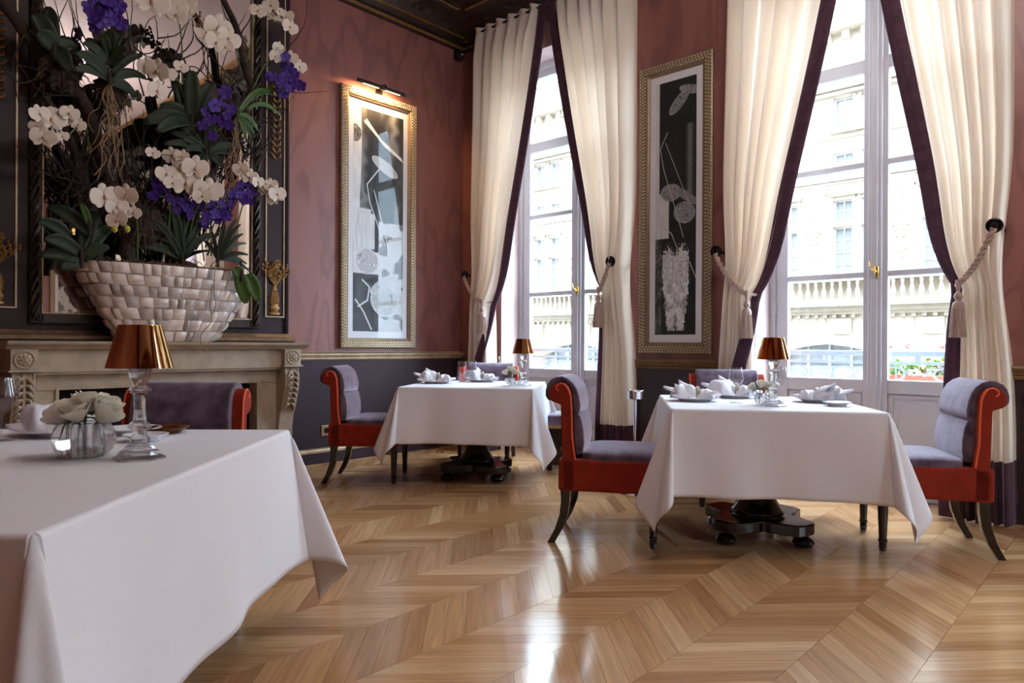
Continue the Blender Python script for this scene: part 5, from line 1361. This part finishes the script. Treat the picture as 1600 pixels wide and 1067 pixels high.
spray('white', W_ + 'with two yellow buds low on the left', .56, (215, 410, .3), [(163, 307, 19), (197, 305, 17), (183, 323, 15), (183, 343, 15), (208, 332, 11)], [(179, 358, 5.5), (199, 358, 5.5)])
V_ = 'violet vanda orchid cluster '
def cl(cx_, cy_, sx, sy, n, r=10): return [(cx_ + rf.gauss(0, sx * .66), cy_ + rf.gauss(0, sy * .66), r * rf.uniform(.65, .95)) for _ in range(n)]
spray('purple', V_ + 'rising on a spike to the top edge at the left', .52, (172, 120, .4), [(142, 12, 11), (153, 22, 11), (160, 9, 11), (168, 0, 10), (175, 12, 11), (158, 33, 10), (149, 42, 9), (170, 28, 10), (186, 9, 10), (189, 36, 10), (179, 22, 10), (147, 28, 9), (183, -4, 10)])
spray('purple', V_ + 'against the rose-brown wall at the upper right', .50, (400, 160, .3), cl(447, 119, 17, 16, 13, 11) + [(422, 120, 8)])
spray('purple', V_ + 'in the dark right of centre under the bare branches', .50, (370, 220, .3), cl(341, 184, 20, 20, 13, 11))
spray('purple', V_ + 'left of the big white central cluster', .46, (260, 400, .3), cl(253, 297, 16, 14, 10, 9))
spray('purple', V_ + 'under the big white central cluster', .44, (280, 400, .3), cl(285, 318, 20, 12, 11, 9))
spray('purple', V_ + 'low in front of the mirror right of centre', .46, (330, 400, .3), cl(333, 337, 22, 14, 15, 9) + cl(355, 322, 10, 8, 6, 8))
spray('purple', V_ + 'below the white spray that crosses the mirror frame', .46, (360, 400, .3), cl(382, 305, 16, 14, 13, 9))
# strap-leaved vandas and broad-leaved moth orchids
def leaf(m, p0, p1, w_, droop=.15, fold=.3, n=9):
    p0, p1 = Vector(p0), Vector(p1); d = p1 - p0; L = d.length
    side = d.cross(TOCAM).normalized(); up = TOCAM
    def f(u, v):
        s = 2 * u - 1; wv = w_ * math.sin(min(1, .15 + .85 * v) * PI * .97) ** .55
        return p0 + d * v + Vector((0, 0, 1)) * (droop * L * math.sin(v * PI) * 1.0) + side * (wv * s) + up * (-fold * wv * (1 - abs(s)) + .06 * L * math.sin(v * PI))
    m.grid(f, 5, n)
def leafplant(name, label, base, tips, w_, m_='leaf', roots=0, x=.42, droop=.12):
    b = at(base[0], base[1], x)
    t = thing(name, label, 'orchid', tuple(b), 0)
    for tp in tips:
        o_ = at(tp[2], tp[3], x) if len(tp) > 3 else b
        p1 = at(tp[0], tp[1], x + rf.uniform(-.08, .12)); m = MB(); leaf(m, o_ - b, p1 - b, w_ * rf.uniform(.85, 1.1), droop)
        o = m.build('leaf', m_, t, True, 180); so = o.modifiers.new('thick', 'SOLIDIFY'); so.thickness = .002
    for k in range(roots):
        r_ = rf; pts = [Vector((0, 0, 0))]; dx, dy = r_.uniform(-.12, .12), r_.uniform(-.10, .12)
        L = r_.uniform(.3, .75)
        for i in range(1, 7): pts.append(Vector((dx * i / 6 + r_.uniform(-.03, .03), dy * i / 6 + r_.uniform(-.04, .04), -L * i / 6)))
        MB().tube(smooth_path(pts, 3), .0032, 5).build('aerial_root', 'root', t, True)
    MB().tube([(0, 0, -.06), (0, 0, .02), (0, -.01, .10)], [.014, .014, .008], 7).build('stem', 'bark', t, True)
    return t
leafplant('vanda_orchid_plant', 'strap-leaved vanda with hanging pale roots at the upper left of the arrangement', (172, 128), [(118, 82, 168, 112), (132, 92, 168, 118), (135, 60, 168, 95), (140, 72, 168, 102), (160, 52, 170, 88), (175, 45, 171, 84), (190, 52, 172, 88), (198, 74, 172, 98), (197, 86, 172, 104), (222, 86, 173, 118), (228, 120, 174, 124), (115, 108, 168, 122), (213, 150, 174, 128), (130, 66, 170, 100)], .034, roots=16, x=.45)
leafplant('vanda_orchid_plant', 'dark strap-leaved vanda in the middle of the arrangement', (322, 240), [(262, 205), (255, 225), (275, 190), (290, 235, 318, 236), (357, 240), (350, 262), (372, 228), (300, 270), (330, 190), (310, 190), (285, 215)], .030, roots=7, x=.40)
leafplant('vanda_orchid_plant', 'bright green strap-leaved vanda overlapping the mirror frame on the right', (370, 180), [(432, 150), (440, 182, 385, 170), (404, 205), (398, 212), (392, 215), (425, 142), (402, 198), (385, 220)], .018, 'leaf_fresh', roots=9, x=.44, droop=.2)
leafplant('vanda_orchid_plant', 'fan of narrow dark leaves low on the right above the bowl', (340, 405), [(385, 380), (388, 398), (386, 412), (380, 365), (376, 350), (370, 342), (392, 425), (330, 360), (352, 350), (318, 375)], .016, roots=3, x=.46)
leafplant('vanda_orchid_plant', 'upright strap leaves around the violet blooms in the lower middle', (285, 405), [(240, 345), (255, 330), (268, 318), (300, 330), (318, 345), (230, 370), (330, 365), (215, 385), (280, 300)], .030, x=.36)
leafplant('moth_orchid_plant', 'broad dark moth orchid leaves spreading over the left rim of the bowl', (128, 405), [(75, 322, 140, 365), (60, 345, 110, 370), (62, 398, 120, 405), (70, 372, 125, 395), (150, 330), (180, 350), (95, 420, 130, 410), (170, 385)], .046, x=.46)
leafplant('moth_orchid_plant', 'single pale lit leaf standing behind the low left white blooms', (140, 352), [(127, 318)], .022, 'leaf_fresh', x=.50)
leafplant('moth_orchid_plant', 'pair of broad green leaves hanging over the right end of the bowl', (378, 428), [(384, 474, 374, 428), (404, 470, 386, 428), (366, 418, 376, 430)], .055, 'leaf_fresh', x=.50, droop=.06)
leafplant('moth_orchid_plant', 'broad dark leaves under the white blooms in the upper middle', (300, 190), [(270, 125), (300, 110), (330, 130), (250, 165), (345, 160), (225, 190), (310, 140), (280, 215), (245, 205)], .058, x=.36)
leafplant('moth_orchid_plant', 'rounded dark leaves beside the thick branch at the top left', (85, 75), [(52, 20), (75, 10), (60, 50), (120, 70), (110, 110)], .055, x=.40)
# branches
def branch(label, pts, r0, r1, x0=.30, m_='bark', twigs=()):
    P_ = smooth_path([at(a, b, x0 + (c[0] if c else 0)) for (a, b, *c) in pts], 5); b0 = P_[0]
    t = thing('driftwood_branch', label, 'branch', tuple(b0)); n = len(P_)
    MB().tube([p - b0 + Vector((rf.uniform(-1, 1), rf.uniform(-1, 1), rf.uniform(-1, 1))) * r0 * .12 for p in P_], [r0 + (r1 - r0) * i / (n - 1) for i in range(n)], 9).build('limb', m_, t, True)
    for tw_ in twigs:
        Q = smooth_path([at(a, b, x0 + .03 + (c[0] if c else 0)) for (a, b, *c) in tw_], 5); k = len(Q)
        MB().tube([q - b0 + Vector((rf.uniform(-1, 1), rf.uniform(-1, 1), rf.uniform(-1, 1))) * .003 for q in Q], [.0065 - .0045 * i / (k - 1) for i in range(k)], 5).build('twig', 'twig', t, True)
branch('thick mossy branch coming in from the top left corner', [(205, 425), (195, 350), (165, 260), (132, 165), (85, 105), (40, 50), (-20, -25)], .055, .036, .28, twigs=(
    [(132, 150), (80, 118), (0, 92)], [(85, 105), (30, 130), (-15, 80)], [(120, 150), (60, 140), (5, 60)], [(85, 90), (90, 40), (110, -10)], [(90, 80), (80, 30), (62, -10)], [(100, 90), (115, 40), (105, -10)], [(110, 100), (122, 60), (117, -10)], [(118, 90), (100, 50), (82, -10)], [(130, 110), (140, 80), (118, 30), (108, -10)], [(150, 100), (125, 60), (112, 20)], [(40, 50), (20, 100), (30, 170)]))
branch('forked branch leaning up the right side in front of the mirror frame', [(275, 425), (310, 320), (350, 230), (392, 155), (378, 90), (368, 40), (335, -25)], .040, .022, .30, twigs=(
    [(392, 150), (410, 110), (440, 85), (475, 40), (480, -15)], [(392, 150), (430, 140), (470, 145), (515, 142)], [(400, 190), (440, 175), (458, 150)], [(372, 60), (390, 30), (408, -10)], [(368, 45), (350, 20), (345, -15)], [(380, 100), (365, 60), (385, 20)], [(392, 140), (350, 110), (320, 75), (305, 60)], [(345, 150), (372, 110), (368, 80)], [(350, 150), (346, 110), (356, 80)], [(395, 150), (400, 120), (370, 90)], [(365, 200), (420, 190), (452, 165)]))
branch('upright stem behind the white blooms on the left', [(150, 425), (150, 350), (128, 280), (108, 215), (70, 150)], .045, .025, .22, twigs=(
    [(120, 300), (90, 250), (65, 225)], [(125, 290), (100, 240), (85, 215)], [(130, 300), (120, 250), (95, 225)], [(128, 310), (85, 300), (62, 270)], [(140, 330), (110, 300), (75, 240)], [(135, 260), (140, 215), (115, 190)]))
branch('slender bare branch with a spray of twigs in the upper middle', [(262, 420), (272, 300), (278, 180), (268, 100)], .028, .012, .26, twigs=(
    [(268, 100), (246, 90), (246, 50), (242, 20)], [(268, 100), (285, 60), (296, 30)], [(270, 95), (300, 65), (300, 25)], [(270, 100), (310, 80), (318, 68)], [(246, 60), (275, 55), (294, 35)], [(246, 92), (220, 80), (228, 40), (244, 22)], [(272, 110), (315, 110), (316, 65)], [(300, 130), (318, 95), (315, 70)], [(325, 130), (325, 90), (323, 70)], [(225, 85), (205, 78), (200, 30), (190, -10)], [(222, 85), (205, 60), (207, 0)], [(320, 125), (355, 140), (330, 145)], [(225, 150), (215, 110), (222, 80)]))
# tangles of fine dark twigs and hanging root masses that fill the middle of the arrangement
for (lab, cx_, cy_, w2, h2, n_, xx) in (('dense tangle of dark twigs left of the hanging roots', 120, 250, 45, 110, 34, .30), ('dense tangle of dark twigs behind the violet blooms', 320, 290, 55, 110, 34, .28), ('dark twig thicket at the centre behind the white cluster', 235, 270, 60, 120, 40, .26), ('dark twig thicket under the upper right blooms', 385, 190, 35, 90, 26, .30)):
    b0 = at(cx_, cy_ + h2, xx); t = thing('twig_tangle', lab, 'twigs', tuple(b0)); tm = MB()
    for k in range(n_):
        p0 = at(cx_ + rf.gauss(0, w2 * .35), cy_ + h2 * rf.uniform(.2, 1), xx + rf.uniform(-.1, .1)); p2 = at(cx_ + rf.gauss(0, w2), cy_ - h2 * rf.uniform(-.4, 1), xx + rf.uniform(-.14, .14))
        mid = (p0 + p2) / 2 + Vector((rf.uniform(-.06, .06), rf.uniform(-.1, .1), rf.uniform(-.08, .08)))
        MB().tube([q - b0 for q in smooth_path([p0, mid, p2], 4)], [.007 - .005 * i / 8 for i in range(9)], 5).build('twig', 'twig', t, True)
for (lab, cx_, cy_, r_) in (('dark fibrous root ball under the upper left vanda', 172, 145, .10), ('dark fibrous root ball in the middle of the twigs', 318, 215, .13), ('dark fern root mass behind the thick branch at the left', 95, 110, .12), ('dark root mass low behind the white blooms', 225, 350, .14), ('dark root mass under the right-hand branches', 360, 165, .09)):
    c_ = at(cx_, cy_, .30); t = thing('root_ball', lab, 'roots', tuple(c_))
    MB().grid(lambda u, v: Vector((math.cos(2 * PI * u) * math.sin(PI * v) * .7, math.sin(2 * PI * u) * math.sin(PI * v), math.cos(PI * v) * 1.1)) * r_ * (1 + .18 * math.sin(u * 31 + v * 17) + .12 * math.sin(v * 43 + u * 9)), 28, 16, True).build('core', 'bark', t, True)
    fb = MB()
    for k in range(60):
        d_ = Vector((rf.gauss(0, 1), rf.gauss(0, 1), rf.gauss(0, .8))).normalized(); p0 = d_ * r_ * .9; p1 = d_ * r_ * rf.uniform(1.1, 1.5) + Vector((0, 0, -r_ * rf.uniform(.2, .9)))
        fb.tube([p0, (p0 + p1) / 2 + d_ * .02, p1], .002, 4)
    fb.build('fibres', 'moss', t)['kind'] = 'stuff'
# dried catkin garland trailing over the top
cg = thing('dried_garland', 'brown dried catkin garland trailing across the top of the arrangement', 'garland', tuple(at(290, 0, .45)))
gm = MB()
for i in range(70):
    f = i / 69; p = at(288 + 30 * f + rf.uniform(-6, 6), -5 + 45 * f + rf.uniform(-6, 6), .45 + rf.uniform(-.03, .03)) - cg.location
    gm.lathe([(0, -.012), (.009, -.004), (.010, .004), (0, .014)], 5, tuple(p))
gm.build('catkin', 'moss', cg, True)
# moss and roots filling the bowl: uncountable
ms = MB()
for i in range(260):
    a = rf.uniform(0, 2 * PI); q = rf.uniform(.2, 1.0)
    p = BC + Vector((.16 * q * math.cos(a), .62 * q * math.sin(a), BH + rf.uniform(-.03, .02)))
    d = Vector((rf.uniform(-1, 1), rf.uniform(-1, 1), rf.uniform(-.1, .35))) * .09
    if p.x + d.x < .07: d.x = abs(d.x)
    ms.tube([p, p + d * .5 + Vector((0, 0, rf.uniform(0, .04))), p + d + Vector((rf.uniform(-.03, .03), rf.uniform(-.03, .03), 0))], .0022, 4)
def mound(u, v):
    an = 2 * PI * u; q = 1 - v; p = bowl_pt(an, 1, -.022)
    return BC + Vector((p.x * q, p.y * q, BH - .02 + .045 * (1 - q * q) + .012 * math.sin(an * 9 + v * 11)))
ms.grid(mound, 48, 8, True)
tag(ms.build('moss_bed', 'moss', None, True), 'tangle of dry roots and moss filling the pearl bowl', 'moss', kind='stuff')
